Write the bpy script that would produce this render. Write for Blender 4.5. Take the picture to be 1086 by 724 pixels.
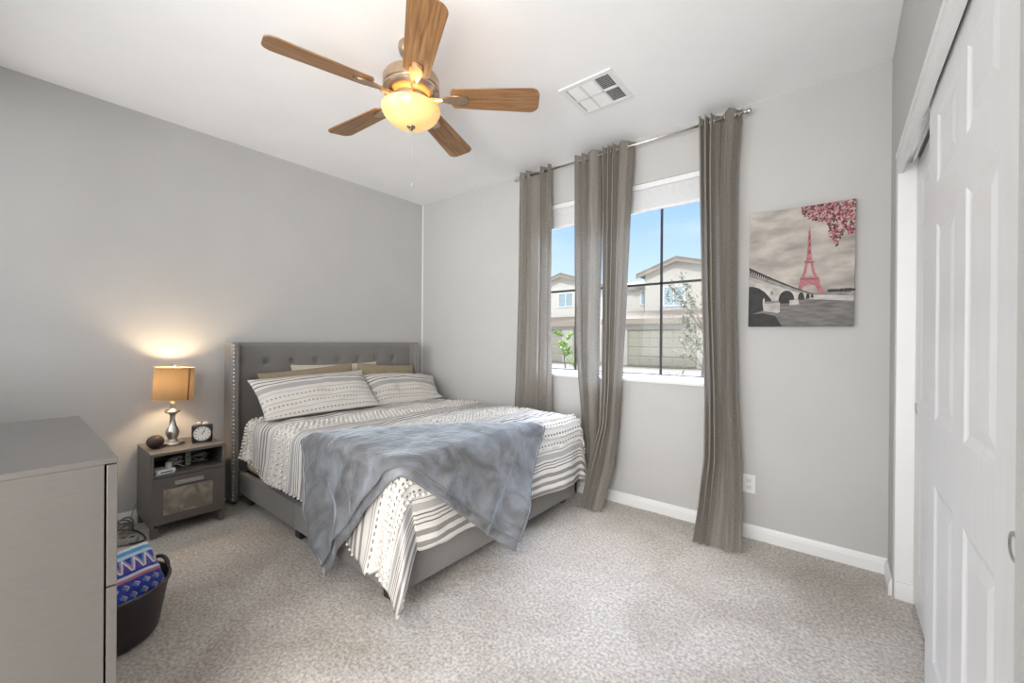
import bpy, bmesh, math, random
import numpy as np
from mathutils import Vector, Matrix, noise

for o in list(bpy.data.objects):
    bpy.data.objects.remove(o)
SC = bpy.context.scene
COL = SC.collection
PI = math.pi
rnd = random.Random(7)

# ------------------------------------------------------------------ camera
XL, YW, XR, YB, H = -3.66, 2.956, 0.212, -0.34, 2.74
FPX, YAW, PIT, ROLL, CAMZ = 432.976, 38.67, -0.119, 0.43, 1.231
cd = bpy.data.cameras.new('camera')
cam = bpy.data.objects.new('camera', cd)
COL.objects.link(cam)
cd.sensor_fit = 'HORIZONTAL'
cd.sensor_width = 36.0
cd.lens = FPX / 1086 * 36.0
cd.clip_start = 0.02
a, b, c = (math.radians(v) for v in (YAW, PIT, ROLL))
fw = Vector((-math.sin(a) * math.cos(b), math.cos(a) * math.cos(b), math.sin(b)))
rt = Vector((math.cos(a), math.sin(a), 0))
up = rt.cross(fw)
rt2 = rt * math.cos(c) + up * math.sin(c)
up2 = -rt * math.sin(c) + up * math.cos(c)
m = Matrix((rt2, up2, -fw)).transposed().to_4x4()
m.translation = (0, 0, CAMZ)
cam.matrix_world = m
SC.camera = cam

# ------------------------------------------------------------------ exposure, sky, lights
SC.view_settings.view_transform = 'Standard'
SC.view_settings.look = 'None'
SC.view_settings.gamma = 1.0
SC.view_settings.use_curve_mapping = False
SC.view_settings.exposure = 0.45

SKY_HIGH = 18.0         # added brightness of the sky near the zenith, fills the room
W = bpy.data.worlds.new('sky')
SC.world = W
W.use_nodes = True
nt = W.node_tree
nt.nodes.clear()
wo = nt.nodes.new('ShaderNodeOutputWorld')
bg = nt.nodes.new('ShaderNodeBackground')
bg.inputs['Strength'].default_value = 0.86
tc = nt.nodes.new('ShaderNodeTexCoord')
sx = nt.nodes.new('ShaderNodeSeparateXYZ')
rp = nt.nodes.new('ShaderNodeValToRGB')
e = rp.color_ramp.elements
e[0].position = 0.0; e[0].color = (0.80, 0.88, 0.97, 1)
e[1].position = 1.0; e[1].color = (0.96, 0.965, 1.0, 1)
k = rp.color_ramp.elements.new(0.16); k.color = (0.60, 0.80, 1.0, 1)
k = rp.color_ramp.elements.new(0.35); k.color = (0.27, 0.53, 0.97, 1)
nz = nt.nodes.new('ShaderNodeTexNoise')
nz.inputs['Scale'].default_value = 3.0
nz.inputs['Detail'].default_value = 6.0
mp = nt.nodes.new('ShaderNodeMapping')
mp.inputs['Scale'].default_value = (1, 1, 3.5)
cr = nt.nodes.new('ShaderNodeMapRange')
cr.inputs['From Min'].default_value = 0.52
cr.inputs['From Max'].default_value = 0.80
cr.inputs['To Max'].default_value = 0.55
mx = nt.nodes.new('ShaderNodeMix'); mx.data_type = 'RGBA'
mx.inputs[7].default_value = (0.95, 0.97, 1.0, 1)
L = nt.links.new
L(tc.outputs['Generated'], sx.inputs[0]); L(sx.outputs['Z'], rp.inputs[0])
L(tc.outputs['Generated'], mp.inputs[0]); L(mp.outputs[0], nz.inputs['Vector'])
L(nz.outputs['Fac'], cr.inputs['Value']); L(cr.outputs[0], mx.inputs[0])
hb_ = nt.nodes.new('ShaderNodeMapRange')        # sky boosted overhead, out of view, to light the room
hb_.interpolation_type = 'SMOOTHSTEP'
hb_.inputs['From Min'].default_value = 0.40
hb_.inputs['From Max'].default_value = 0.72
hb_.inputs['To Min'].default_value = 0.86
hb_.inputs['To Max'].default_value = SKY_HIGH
# the added brightness lies over the far side of the street only
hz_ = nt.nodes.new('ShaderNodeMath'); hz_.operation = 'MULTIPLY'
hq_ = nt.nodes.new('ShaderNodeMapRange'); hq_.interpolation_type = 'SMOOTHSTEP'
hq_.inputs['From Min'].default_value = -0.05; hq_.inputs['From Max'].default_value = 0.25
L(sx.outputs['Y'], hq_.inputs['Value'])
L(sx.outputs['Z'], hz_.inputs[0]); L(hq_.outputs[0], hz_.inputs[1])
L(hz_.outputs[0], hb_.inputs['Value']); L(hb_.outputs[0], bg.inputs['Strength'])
L(rp.outputs[0], mx.inputs[6]); L(mx.outputs[2], bg.inputs['Color']); L(bg.outputs[0], wo.inputs[0])


def light(name, kind, loc, power, color=(1, 1, 1), direction=None, **kw):
    d = bpy.data.lights.new(name, kind)
    d.energy = power
    d.color = color
    for kk, v in kw.items():
        setattr(d, kk, v)
    o = bpy.data.objects.new(name, d)
    o.location = loc
    if direction:
        o.rotation_euler = Vector(direction).to_track_quat('-Z', 'Y').to_euler()
    COL.objects.link(o)
    return o


SUN = 1.6
light('sun', 'SUN', (0, -10, 20), SUN, (1.0, 0.95, 0.86), (-0.35, 0.75, -0.62), angle=0.01)
HALL_FILL_W = 108.0         # added area fill light, unseen in the hallway behind the camera
FAN_W = 1.3            # bulbs in the fan's bowl
LAMP_W = 8.0           # table lamp bulb
light('hallway_fill', 'AREA', (-0.05, -1.45, 1.25), HALL_FILL_W, (1.0, 0.985, 0.965), (-1.0, 0.72, 0.34),
      shape='RECTANGLE', size=1.5, size_y=1.9)
BACK_FILL_W = 47.0       # second added fill light, shining through a made-up opening behind the camera
light('back_fill_light', 'AREA', (-2.30, -1.75, 1.70), BACK_FILL_W, (0.985, 0.99, 1.0), (0.06, 1, 0.10),
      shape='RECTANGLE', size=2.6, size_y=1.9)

# ------------------------------------------------------------------ materials
MATS = {}


def nodes(name):
    mt = bpy.data.materials.new(name)
    mt.use_nodes = True
    t = mt.node_tree
    p = t.nodes['Principled BSDF']
    return mt, t, p


def mat(name, col, rough=0.6, metal=0.0, var=0.06, scale=8.0, bump=0.0, bscale=200.0, sheen=0.0,
        sheen_tint=(1, 1, 1), stretch=(1, 1, 1), spec=0.5, detail=4.0, emit=None, estr=0.0, bdist=0.002):
    if name in MATS:
        return MATS[name]
    mt, t, p = nodes(name)
    tcn = t.nodes.new('ShaderNodeTexCoord')
    mpn = t.nodes.new('ShaderNodeMapping')
    mpn.inputs['Scale'].default_value = stretch
    n = t.nodes.new('ShaderNodeTexNoise')
    n.inputs['Scale'].default_value = scale
    n.inputs['Detail'].default_value = detail
    r = t.nodes.new('ShaderNodeValToRGB')
    lo = [max(0, v * (1 - var)) for v in col]
    hi = [min(1, v * (1 + var)) for v in col]
    r.color_ramp.elements[0].position = 0.3
    r.color_ramp.elements[1].position = 0.7
    r.color_ramp.elements[0].color = (*lo, 1)
    r.color_ramp.elements[1].color = (*hi, 1)
    t.links.new(tcn.outputs['Object'], mpn.inputs[0])
    t.links.new(mpn.outputs[0], n.inputs['Vector'])
    t.links.new(n.outputs['Fac'], r.inputs[0])
    t.links.new(r.outputs[0], p.inputs['Base Color'])
    p.inputs['Roughness'].default_value = rough
    p.inputs['Metallic'].default_value = metal
    p.inputs['Specular IOR Level'].default_value = spec
    if sheen:
        p.inputs['Sheen Weight'].default_value = sheen
        p.inputs['Sheen Roughness'].default_value = 0.4
        p.inputs['Sheen Tint'].default_value = (*sheen_tint, 1)
    if emit:
        p.inputs['Emission Color'].default_value = (*emit, 1)
        p.inputs['Emission Strength'].default_value = estr
    if bump:
        n2 = t.nodes.new('ShaderNodeTexNoise')
        n2.inputs['Scale'].default_value = bscale
        n2.inputs['Detail'].default_value = 3.0
        bp = t.nodes.new('ShaderNodeBump')
        bp.inputs['Strength'].default_value = bump
        bp.inputs['Distance'].default_value = bdist
        t.links.new(mpn.outputs[0], n2.inputs['Vector'])
        t.links.new(n2.outputs['Fac'], bp.inputs['Height'])
        t.links.new(bp.outputs[0], p.inputs['Normal'])
    MATS[name] = mt
    return mt


M_WALL = mat('wall_paint', (0.535, 0.53, 0.518), 0.85, var=0.02, scale=3, bump=0.25, bscale=90, spec=0.2)
M_CEIL = mat('ceiling_paint', (0.90, 0.90, 0.90), 0.9, var=0.015, scale=3, bump=0.2, bscale=110, spec=0.2)
M_WHITE = mat('white_trim_paint', (0.82, 0.82, 0.82), 0.35, var=0.02, scale=4)
M_DOOR = mat('white_door_paint', (0.82, 0.82, 0.825), 0.4, var=0.02, scale=6, bump=0.15, bscale=60, stretch=(6, 6, 0.6))
M_DARK = mat('dark_recess', (0.03, 0.03, 0.03), 0.8)
M_UPH = mat('grey_upholstery', (0.215, 0.205, 0.196), 0.9, var=0.14, scale=260, bump=0.5, bscale=420, sheen=0.25, bdist=0.001)
M_FURN = mat('grey_furniture_foil', (0.098, 0.090, 0.084), 0.30, var=0.05, scale=30, stretch=(1, 1, 8))
M_FURN2 = mat('dark_taupe_foil', (0.135, 0.118, 0.108), 0.45, var=0.05, scale=30, stretch=(1, 1, 8))
M_NICKEL = mat('brushed_nickel', (0.62, 0.59, 0.55), 0.28, 1.0, var=0.08, scale=40)
M_FANMETAL = mat('warm_brushed_nickel', (0.56, 0.43, 0.31), 0.3, 1.0, var=0.08, scale=40)
M_CHROME = mat('chrome', (0.75, 0.75, 0.76), 0.15, 1.0, var=0.03)
M_BLACK = mat('black_plastic', (0.02, 0.02, 0.022), 0.4, var=0.1)
M_BRONZE = mat('dark_bronze_frame', (0.025, 0.025, 0.027), 0.5, var=0.1)
M_VINYL = mat('white_vinyl', (0.80, 0.80, 0.80), 0.4, var=0.02)


def wood_mat():
    mt, t, p = nodes('oak_blade_veneer')
    tcn = t.nodes.new('ShaderNodeTexCoord')
    mpn = t.nodes.new('ShaderNodeMapping'); mpn.inputs['Scale'].default_value = (1.6, 26, 8)
    n = t.nodes.new('ShaderNodeTexNoise'); n.inputs['Scale'].default_value = 3.0; n.inputs['Detail'].default_value = 7
    n.inputs['Distortion'].default_value = 0.6
    r = t.nodes.new('ShaderNodeValToRGB')
    r.color_ramp.elements[0].position = 0.28; r.color_ramp.elements[0].color = (0.165, 0.078, 0.030, 1)
    r.color_ramp.elements[1].position = 0.72; r.color_ramp.elements[1].color = (0.385, 0.205, 0.088, 1)
    t.links.new(tcn.outputs['UV'], mpn.inputs[0]); t.links.new(mpn.outputs[0], n.inputs['Vector'])
    t.links.new(n.outputs['Fac'], r.inputs[0]); t.links.new(r.outputs[0], p.inputs['Base Color'])
    p.inputs['Roughness'].default_value = 0.4
    return mt


M_OAK = wood_mat()


def carpet_mat():
    mt, t, p = nodes('cut_pile_carpet')
    tcn = t.nodes.new('ShaderNodeTexCoord')
    n1 = t.nodes.new('ShaderNodeTexNoise'); n1.inputs['Scale'].default_value = 75; n1.inputs['Detail'].default_value = 3
    n2 = t.nodes.new('ShaderNodeTexNoise'); n2.inputs['Scale'].default_value = 2.2; n2.inputs['Detail'].default_value = 7
    n2.inputs['Distortion'].default_value = 0.8
    r1 = t.nodes.new('ShaderNodeValToRGB')
    r1.color_ramp.elements[0].position = 0.33; r1.color_ramp.elements[0].color = (0.39, 0.36, 0.325, 1)
    r1.color_ramp.elements[1].position = 0.66; r1.color_ramp.elements[1].color = (0.70, 0.65, 0.595, 1)
    r2 = t.nodes.new('ShaderNodeValToRGB')
    r2.color_ramp.elements[0].position = 0.36; r2.color_ramp.elements[0].color = (0.80, 0.775, 0.75, 1)
    r2.color_ramp.elements[1].position = 0.6; r2.color_ramp.elements[1].color = (1, 1, 1, 1)
    mxn = t.nodes.new('ShaderNodeMix'); mxn.data_type = 'RGBA'; mxn.blend_type = 'MULTIPLY'
    mxn.inputs[0].default_value = 1.0
    for nn in (n1, n2):
        t.links.new(tcn.outputs['Object'], nn.inputs['Vector'])
    t.links.new(n1.outputs['Fac'], r1.inputs[0]); t.links.new(n2.outputs['Fac'], r2.inputs[0])
    t.links.new(r1.outputs[0], mxn.inputs[6]); t.links.new(r2.outputs[0], mxn.inputs[7])
    t.links.new(mxn.outputs[2], p.inputs['Base Color'])
    p.inputs['Roughness'].default_value = 1.0
    p.inputs['Specular IOR Level'].default_value = 0.1
    p.inputs['Sheen Weight'].default_value = 0.2
    n3 = t.nodes.new('ShaderNodeTexNoise'); n3.inputs['Scale'].default_value = 160; n3.inputs['Detail'].default_value = 3
    bp = t.nodes.new('ShaderNodeBump'); bp.inputs['Strength'].default_value = 0.6; bp.inputs['Distance'].default_value = 0.005
    t.links.new(tcn.outputs['Object'], n3.inputs['Vector'])
    t.links.new(n3.outputs['Fac'], bp.inputs['Height']); t.links.new(bp.outputs[0], p.inputs['Normal'])
    return mt


M_CARPET = carpet_mat()


def stripe_mat(name, base, period, stops, dash_rows, dash_pitch=0.045, dash_col=(0.10, 0.10, 0.10)):
    """woven cloth: UV.x runs along the cloth (metres), stripes lie across it.  stops: (from, to, colour)"""
    mt, t, p = nodes(name)
    N = t.nodes.new
    uv = N('ShaderNodeTexCoord'); sp = N('ShaderNodeSeparateXYZ')
    t.links.new(uv.outputs['UV'], sp.inputs[0])
    md = N('ShaderNodeMath'); md.operation = 'FLOORED_MODULO'; md.inputs[1].default_value = period
    dv = N('ShaderNodeMath'); dv.operation = 'DIVIDE'; dv.inputs[1].default_value = period
    # slight waviness of the weave
    nw = N('ShaderNodeTexNoise'); nw.inputs['Scale'].default_value = 9; t.links.new(uv.outputs['UV'], nw.inputs['Vector'])
    ma = N('ShaderNodeMath'); ma.operation = 'MULTIPLY_ADD'; ma.inputs[1].default_value = 0.008
    t.links.new(nw.outputs['Fac'], ma.inputs[0]); t.links.new(sp.outputs['X'], ma.inputs[2])
    t.links.new(ma.outputs[0], md.inputs[0]); t.links.new(md.outputs[0], dv.inputs[0])

    def ramp(segs, bgcol):
        r = N('ShaderNodeValToRGB'); r.color_ramp.interpolation = 'CONSTANT'
        el = r.color_ramp.elements
        el[0].position = 0; el[0].color = (*bgcol, 1)
        el[1].position = 0.9999; el[1].color = (*bgcol, 1)
        for f0, f1, cc in segs:
            q = el.new(f0 / period); q.color = (*cc, 1)
            q = el.new(f1 / period); q.color = (*bgcol, 1)
        t.links.new(dv.outputs[0], r.inputs[0])
        return r
    r1 = ramp(stops, base)
    r2 = ramp([(d - 0.005, d + 0.005, (1, 1, 1)) for d in dash_rows], (0, 0, 0))
    fm = N('ShaderNodeMath'); fm.operation = 'FLOORED_MODULO'; fm.inputs[1].default_value = dash_pitch
    t.links.new(sp.outputs['Y'], fm.inputs[0])
    lt = N('ShaderNodeMath'); lt.operation = 'LESS_THAN'; lt.inputs[1].default_value = dash_pitch * 0.5
    t.links.new(fm.outputs[0], lt.inputs[0])
    mu = N('ShaderNodeMath'); mu.operation = 'MULTIPLY'
    t.links.new(lt.outputs[0], mu.inputs[0]); t.links.new(r2.outputs[0], mu.inputs[1])
    mxn = N('ShaderNodeMix'); mxn.data_type = 'RGBA'
    mxn.inputs[7].default_value = (*dash_col, 1)
    t.links.new(mu.outputs[0], mxn.inputs[0]); t.links.new(r1.outputs[0], mxn.inputs[6])
    t.links.new(mxn.outputs[2], p.inputs['Base Color'])
    p.inputs['Roughness'].default_value = 0.95
    p.inputs['Specular IOR Level'].default_value = 0.15
    n2 = N('ShaderNodeTexNoise'); n2.inputs['Scale'].default_value = 160; t.links.new(uv.outputs['UV'], n2.inputs['Vector'])
    bp = N('ShaderNodeBump'); bp.inputs['Strength'].default_value = 0.35; bp.inputs['Distance'].default_value = 0.003
    t.links.new(n2.outputs['Fac'], bp.inputs['Height']); t.links.new(bp.outputs[0], p.inputs['Normal'])
    return mt


GD, GM, GL = (0.15, 0.145, 0.14), (0.27, 0.26, 0.25), (0.42, 0.41, 0.40)
DV_ROWS = (0.315, 0.38, 0.445, 0.51)
M_DUVET = stripe_mat('striped_tufted_cotton', (0.70, 0.67, 0.63), 0.60,
                     [(0.015, 0.037, GM), (0.062, 0.086, GM), (0.112, 0.136, GM), (0.165, 0.172, GD), (0.186, 0.193, GM),
                      (0.206, 0.212, GD), (0.226, 0.262, GL), (0.275, 0.281, GM), (0.345, 0.351, GL), (0.535, 0.541, GM), (0.556, 0.562, GD)],
                     DV_ROWS, 0.036, (0.16, 0.155, 0.15))
M_SHAM = stripe_mat('striped_sham_cotton', (0.68, 0.645, 0.60), 0.62,
                    [(0.03, 0.038, GD), (0.062, 0.070, GD), (0.092, 0.100, GD), (0.122, 0.165, GL), (0.195, 0.201, GL),
                     (0.275, 0.281, GL), (0.345, 0.351, GL), (0.43, 0.437, GD)],
                    (0.235, 0.31, 0.385), 0.030, (0.33, 0.32, 0.31))


def translucent_fabric(name, col, trans=0.35, wscale=(60, 60, 600), var=0.2):
    mt, t, p = nodes(name)
    N = t.nodes.new
    tcn = N('ShaderNodeTexCoord'); mpn = N('ShaderNodeMapping'); mpn.inputs['Scale'].default_value = wscale
    n = N('ShaderNodeTexNoise'); n.inputs['Scale'].default_value = 1.0; n.inputs['Detail'].default_value = 3
    r = N('ShaderNodeValToRGB')
    r.color_ramp.elements[0].position = 0.3; r.color_ramp.elements[0].color = (*[v * (1 - var) for v in col], 1)
    r.color_ramp.elements[1].position = 0.7; r.color_ramp.elements[1].color = (*[min(1, v * (1 + var)) for v in col], 1)
    t.links.new(tcn.outputs['UV'], mpn.inputs[0]); t.links.new(mpn.outputs[0], n.inputs['Vector']); t.links.new(n.outputs['Fac'], r.inputs[0])
    t.links.new(r.outputs[0], p.inputs['Base Color'])
    p.inputs['Roughness'].default_value = 0.8
    p.inputs['Specular IOR Level'].default_value = 0.2
    tr = N('ShaderNodeBsdfTranslucent'); t.links.new(r.outputs[0], tr.inputs['Color'])
    mxs = N('ShaderNodeMixShader'); mxs.inputs[0].default_value = trans
    t.links.new(p.outputs[0], mxs.inputs[1]); t.links.new(tr.outputs[0], mxs.inputs[2])
    t.links.new(mxs.outputs[0], t.nodes['Material Output'].inputs['Surface'])
    return mt


M_CURT = translucent_fabric('grey_beige_linen', (0.325, 0.300, 0.265), 0.31, (25, 260, 1))
M_SHADECLOTH = translucent_fabric('white_shade_cloth', (0.66, 0.66, 0.66), 0.045, (40, 40, 1), 0.03)
M_LAMPCLOTH = translucent_fabric('brown_lampshade_cloth', (0.27, 0.175, 0.09), 0.075, (260, 260, 1), 0.15)


def velvet_mat():
    mt, t, p = nodes('blue_grey_velvet_fleece')
    N = t.nodes.new
    tcn = N('ShaderNodeTexCoord')
    n = N('ShaderNodeTexNoise'); n.inputs['Scale'].default_value = 7; n.inputs['Detail'].default_value = 7; n.inputs['Distortion'].default_value = 1.2
    r = N('ShaderNodeValToRGB')
    r.color_ramp.elements[0].position = 0.3; r.color_ramp.elements[0].color = (0.098, 0.092, 0.088, 1)
    r.color_ramp.elements[1].position = 0.72; r.color_ramp.elements[1].color = (0.245, 0.262, 0.29, 1)
    t.links.new(tcn.outputs['UV'], n.inputs['Vector']); t.links.new(n.outputs['Fac'], r.inputs[0])
    t.links.new(r.outputs[0], p.inputs['Base Color'])
    p.inputs['Roughness'].default_value = 0.65
    p.inputs['Sheen Weight'].default_value = 1.0
    p.inputs['Sheen Roughness'].default_value = 0.32
    p.inputs['Sheen Tint'].default_value = (0.80, 0.90, 1.0, 1)
    n2 = N('ShaderNodeTexNoise'); n2.inputs['Scale'].default_value = 26; n2.inputs['Detail'].default_value = 4; n2.inputs['Distortion'].default_value = 0.8
    bp = N('ShaderNodeBump'); bp.inputs['Strength'].default_value = 0.5; bp.inputs['Distance'].default_value = 0.012
    t.links.new(tcn.outputs['UV'], n2.inputs['Vector']); t.links.new(n2.outputs['Fac'], bp.inputs['Height']); t.links.new(bp.outputs[0], p.inputs['Normal'])
    return mt


M_THROW = velvet_mat()


def glass_mat():
    mt, t, p = nodes('window_glass')
    N = t.nodes.new
    tr = N('ShaderNodeBsdfTransparent'); gl = N('ShaderNodeBsdfGlossy'); gl.inputs['Roughness'].default_value = 0.02
    nn = N('ShaderNodeTexNoise'); nn.inputs['Scale'].default_value = 2
    mr = N('ShaderNodeMapRange'); mr.inputs['To Min'].default_value = 0.008; mr.inputs['To Max'].default_value = 0.016
    mxs = N('ShaderNodeMixShader')
    t.links.new(nn.outputs['Fac'], mr.inputs['Value']); t.links.new(mr.outputs[0], mxs.inputs[0])
    t.links.new(tr.outputs[0], mxs.inputs[1]); t.links.new(gl.outputs[0], mxs.inputs[2])
    t.links.new(mxs.outputs[0], t.nodes['Material Output'].inputs['Surface'])
    return mt


M_GLASS = glass_mat()


def attr_mat(name, rough=0.9, sheen=0.0):
    mt, t, p = nodes(name)
    at = t.nodes.new('ShaderNodeVertexColor'); at.layer_name = 'dye'
    n = t.nodes.new('ShaderNodeTexNoise'); n.inputs['Scale'].default_value = 120
    mxn = t.nodes.new('ShaderNodeMix'); mxn.data_type = 'RGBA'; mxn.blend_type = 'MULTIPLY'; mxn.inputs[0].default_value = 0.35
    t.links.new(at.outputs[0], mxn.inputs[6]); t.links.new(n.outputs['Color'], mxn.inputs[7])
    t.links.new(mxn.outputs[2], p.inputs['Base Color'])
    p.inputs['Roughness'].default_value = rough
    p.inputs['Sheen Weight'].default_value = sheen
    return mt


# ------------------------------------------------------------------ mesh helpers
class MB:
    def __init__(self):
        self.bm = bmesh.new()

    def merge(self, b2, M=None):
        if M is not None:
            bmesh.ops.transform(b2, matrix=M, verts=b2.verts)
        me = bpy.data.meshes.new('t')
        b2.to_mesh(me); b2.free()
        self.bm.from_mesh(me)
        bpy.data.meshes.remove(me)
        return self

    def box(self, x0, x1, y0, y1, z0, z1, bev=0.0, seg=2, M=None):
        b2 = bmesh.new()
        bmesh.ops.create_cube(b2, size=1)
        for v in b2.verts:
            v.co = Vector(((x0 + x1) / 2 + v.co.x * (x1 - x0), (y0 + y1) / 2 + v.co.y * (y1 - y0), (z0 + z1) / 2 + v.co.z * (z1 - z0)))
        if bev:
            bmesh.ops.bevel(b2, geom=b2.edges[:], offset=bev, segments=seg, affect='EDGES', profile=0.5)
        return self.merge(b2, M)

    def lathe(self, prof, n=32, M=None):
        """prof: list of (r, z)"""
        b2 = bmesh.new()
        rings = []
        for r, z in prof:
            if r < 1e-6:
                rings.append([b2.verts.new((0, 0, z))])
            else:
                rings.append([b2.verts.new((r * math.cos(2 * PI * i / n), r * math.sin(2 * PI * i / n), z)) for i in range(n)])
        for A, B in zip(rings, rings[1:]):
            for i in range(n):
                j = (i + 1) % n
                if len(A) == 1 and len(B) == 1:
                    continue
                if len(A) == 1:
                    b2.faces.new((A[0], B[j], B[i]))
                elif len(B) == 1:
                    b2.faces.new((A[i], A[j], B[0]))
                else:
                    b2.faces.new((A[i], A[j], B[j], B[i]))
        bmesh.ops.recalc_face_normals(b2, faces=b2.faces)
        return self.merge(b2, M)

    def tube(self, pts, r, n=8, closed=False, cap=True):
        b2 = bmesh.new()
        pts = [Vector(p) for p in pts]
        N = len(pts)
        rings = []
        prev = None
        for i, p in enumerate(pts):
            if closed:
                d = (pts[(i + 1) % N] - pts[i - 1]).normalized()
            else:
                d = (pts[min(i + 1, N - 1)] - pts[max(i - 1, 0)]).normalized()
            if prev is None:
                u = d.orthogonal().normalized()
            else:
                u = (prev - d * prev.dot(d))
                u = u.normalized() if u.length > 1e-6 else d.orthogonal().normalized()
            prev = u
            w = d.cross(u)
            rr = r[i] if isinstance(r, (list, tuple)) else r
            rings.append([b2.verts.new(p + (u * math.cos(2 * PI * k / n) + w * math.sin(2 * PI * k / n)) * rr) for k in range(n)])
        for i in range(N if closed else N - 1):
            A, B = rings[i], rings[(i + 1) % N]
            for k in range(n):
                j = (k + 1) % n
                b2.faces.new((A[k], A[j], B[j], B[k]))
        if cap and not closed:
            b2.faces.new(rings[0][::-1]); b2.faces.new(rings[-1])
        bmesh.ops.recalc_face_normals(b2, faces=b2.faces)
        return self.merge(b2)

    def prism(self, poly, h0, h1, M=None, bev=0.0):
        """poly in xy extruded z h0..h1"""
        b2 = bmesh.new()
        vs = [b2.verts.new((x, y, h0)) for x, y in poly]
        f = b2.faces.new(vs)
        r = bmesh.ops.extrude_face_region(b2, geom=[f])
        for v in [g for g in r['geom'] if isinstance(g, bmesh.types.BMVert)]:
            v.co.z = h1
        bmesh.ops.recalc_face_normals(b2, faces=b2.faces)
        if bev:
            bmesh.ops.bevel(b2, geom=b2.edges[:], offset=bev, segments=2, affect='EDGES')
        return self.merge(b2, M)

    def ball(self, c, r, sub=2, sc=(1, 1, 1), M=None):
        b2 = bmesh.new()
        bmesh.ops.create_icosphere(b2, subdivisions=sub, radius=r)
        for v in b2.verts:
            v.co = Vector((v.co.x * sc[0] + c[0], v.co.y * sc[1] + c[1], v.co.z * sc[2] + c[2]))
        return self.merge(b2, M)

    def build(self, name, mt, parent=None, smooth=False, loc=None):
        me = bpy.data.meshes.new(name)
        self.bm.to_mesh(me); self.bm.free()
        return link_mesh(name, me, mt, parent, smooth, loc)


def link_mesh(name, me, mt, parent=None, smooth=False, loc=None):
    if isinstance(mt, (list, tuple)):
        for q in mt:
            me.materials.append(q)
    elif mt:
        me.materials.append(mt)
    if smooth:
        me.polygons.foreach_set('use_smooth', [True] * len(me.polygons))
        if smooth == 'auto':
            try:
                me.set_sharp_from_angle(angle=math.radians(38))
            except Exception:
                pass
    o = bpy.data.objects.new(name, me)
    COL.objects.link(o)
    if parent:
        o.parent = parent
    if loc:
        o.location = loc
    return o


def tag(o, label=None, cat=None, group=None, kind=None):
    if label: o['label'] = label
    if cat: o['category'] = cat
    if group: o['group'] = group
    if kind: o['kind'] = kind
    return o


def thing(name, label, cat, loc=(0, 0, 0), rz=0.0, group=None):
    o = bpy.data.objects.new(name, None)
    o.empty_display_size = 0.1
    COL.objects.link(o)
    o.location = loc
    o.rotation_euler = (0, 0, rz)
    return tag(o, label, cat, group)


def struct(o, label=None, cat=None):
    o['kind'] = 'structure'
    return tag(o, label, cat)


def copy_tree(o, parent=None):
    c2 = o.copy()
    COL.objects.link(c2)
    if parent:
        c2.parent = parent
    for ch in list(o.children):
        copy_tree(ch, c2)
    return c2


def grid_mesh(name, P, uv=None, mt=None, parent=None, close_u=False, thick=0.0, loc=None, smooth=True, dye=None):
    """P: array (n,m,3) -> quad grid mesh; optional uv (n,m,2); thick adds a solid shell"""
    n, m_ = P.shape[:2]
    verts = P.reshape(-1, 3)
    faces = []
    for i in range(n - 1):
        for j in range(m_ - 1):
            faces.append((i * m_ + j, (i + 1) * m_ + j, (i + 1) * m_ + j + 1, i * m_ + j + 1))
        if close_u:
            faces.append((i * m_ + m_ - 1, (i + 1) * m_ + m_ - 1, (i + 1) * m_, i * m_))
    me = bpy.data.meshes.new(name)
    me.from_pydata(verts.tolist(), [], faces)
    if uv is not None:
        ul = me.uv_layers.new(name='UVMap')
        U = uv.reshape(-1, 2)
        idx = np.empty(len(me.loops), dtype=np.int32)
        me.loops.foreach_get('vertex_index', idx)
        ul.data.foreach_set('uv', U[idx].ravel().astype(np.float32))
    if dye is not None:
        ca = me.color_attributes.new('dye', 'FLOAT_COLOR', 'POINT')
        D = np.concatenate([dye.reshape(-1, 3), np.ones((n * m_, 1))], 1)
        ca.data.foreach_set('color', D.ravel().astype(np.float32))
    o = link_mesh(name, me, mt, parent, smooth, loc)
    if thick:
        s = o.modifiers.new('thickness', 'SOLIDIFY')
        s.thickness = abs(thick)
        s.offset = -1 if thick > 0 else 1
    return o


def fbm(x, y, z=0.0, oct=3):
    return noise.fractal(Vector((x, y, z)), 1.0, 2.0, oct)


def RZ(deg):
    return Matrix.Rotation(math.radians(deg), 4, 'Z')


# ================================================================== THE ROOM
T = 0.12
# carpet: a fine grid of tufts
gx = np.arange(XL - 0.02, XR + 0.30, 0.013)
gy = np.arange(YB - 0.02, YW + 0.02, 0.013)
GX, GY = np.meshgrid(gx, gy, indexing='ij')
rs = np.random.RandomState(3)
zz = rs.rand(*GX.shape) * 0.007
zz = 0.6 * zz + 0.2 * np.roll(zz, 1, 0) + 0.2 * np.roll(zz, 1, 1)
lump = np.sin(GX * 9 + 2 * np.sin(GY * 5)) * np.sin(GY * 8 + 1.5 * np.sin(GX * 6)) * 0.0022
P = np.stack([GX + (rs.rand(*GX.shape) - .5) * 0.006, GY + (rs.rand(*GX.shape) - .5) * 0.006, zz + lump - 0.004], -1)
fl = grid_mesh('floor', P, None, M_CARPET, smooth=True)
struct(fl, 'beige grey cut pile carpet', 'carpet')
struct(MB().box(-2.6, 0.9, -2.3, YB - 0.02, -0.05, 0.0).build('floor_hallway', M_CARPET))
struct(MB().box(XL - T, 1.1, -2.4, YW + T, H, H + 0.1).build('ceiling', M_CEIL), 'white painted ceiling', 'ceiling')
struct(MB().box(XL - T, XL, YB - T, YW + T, -0.1, H).build('wall_left', M_WALL), 'light grey wall behind the bed', 'wall')

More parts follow.
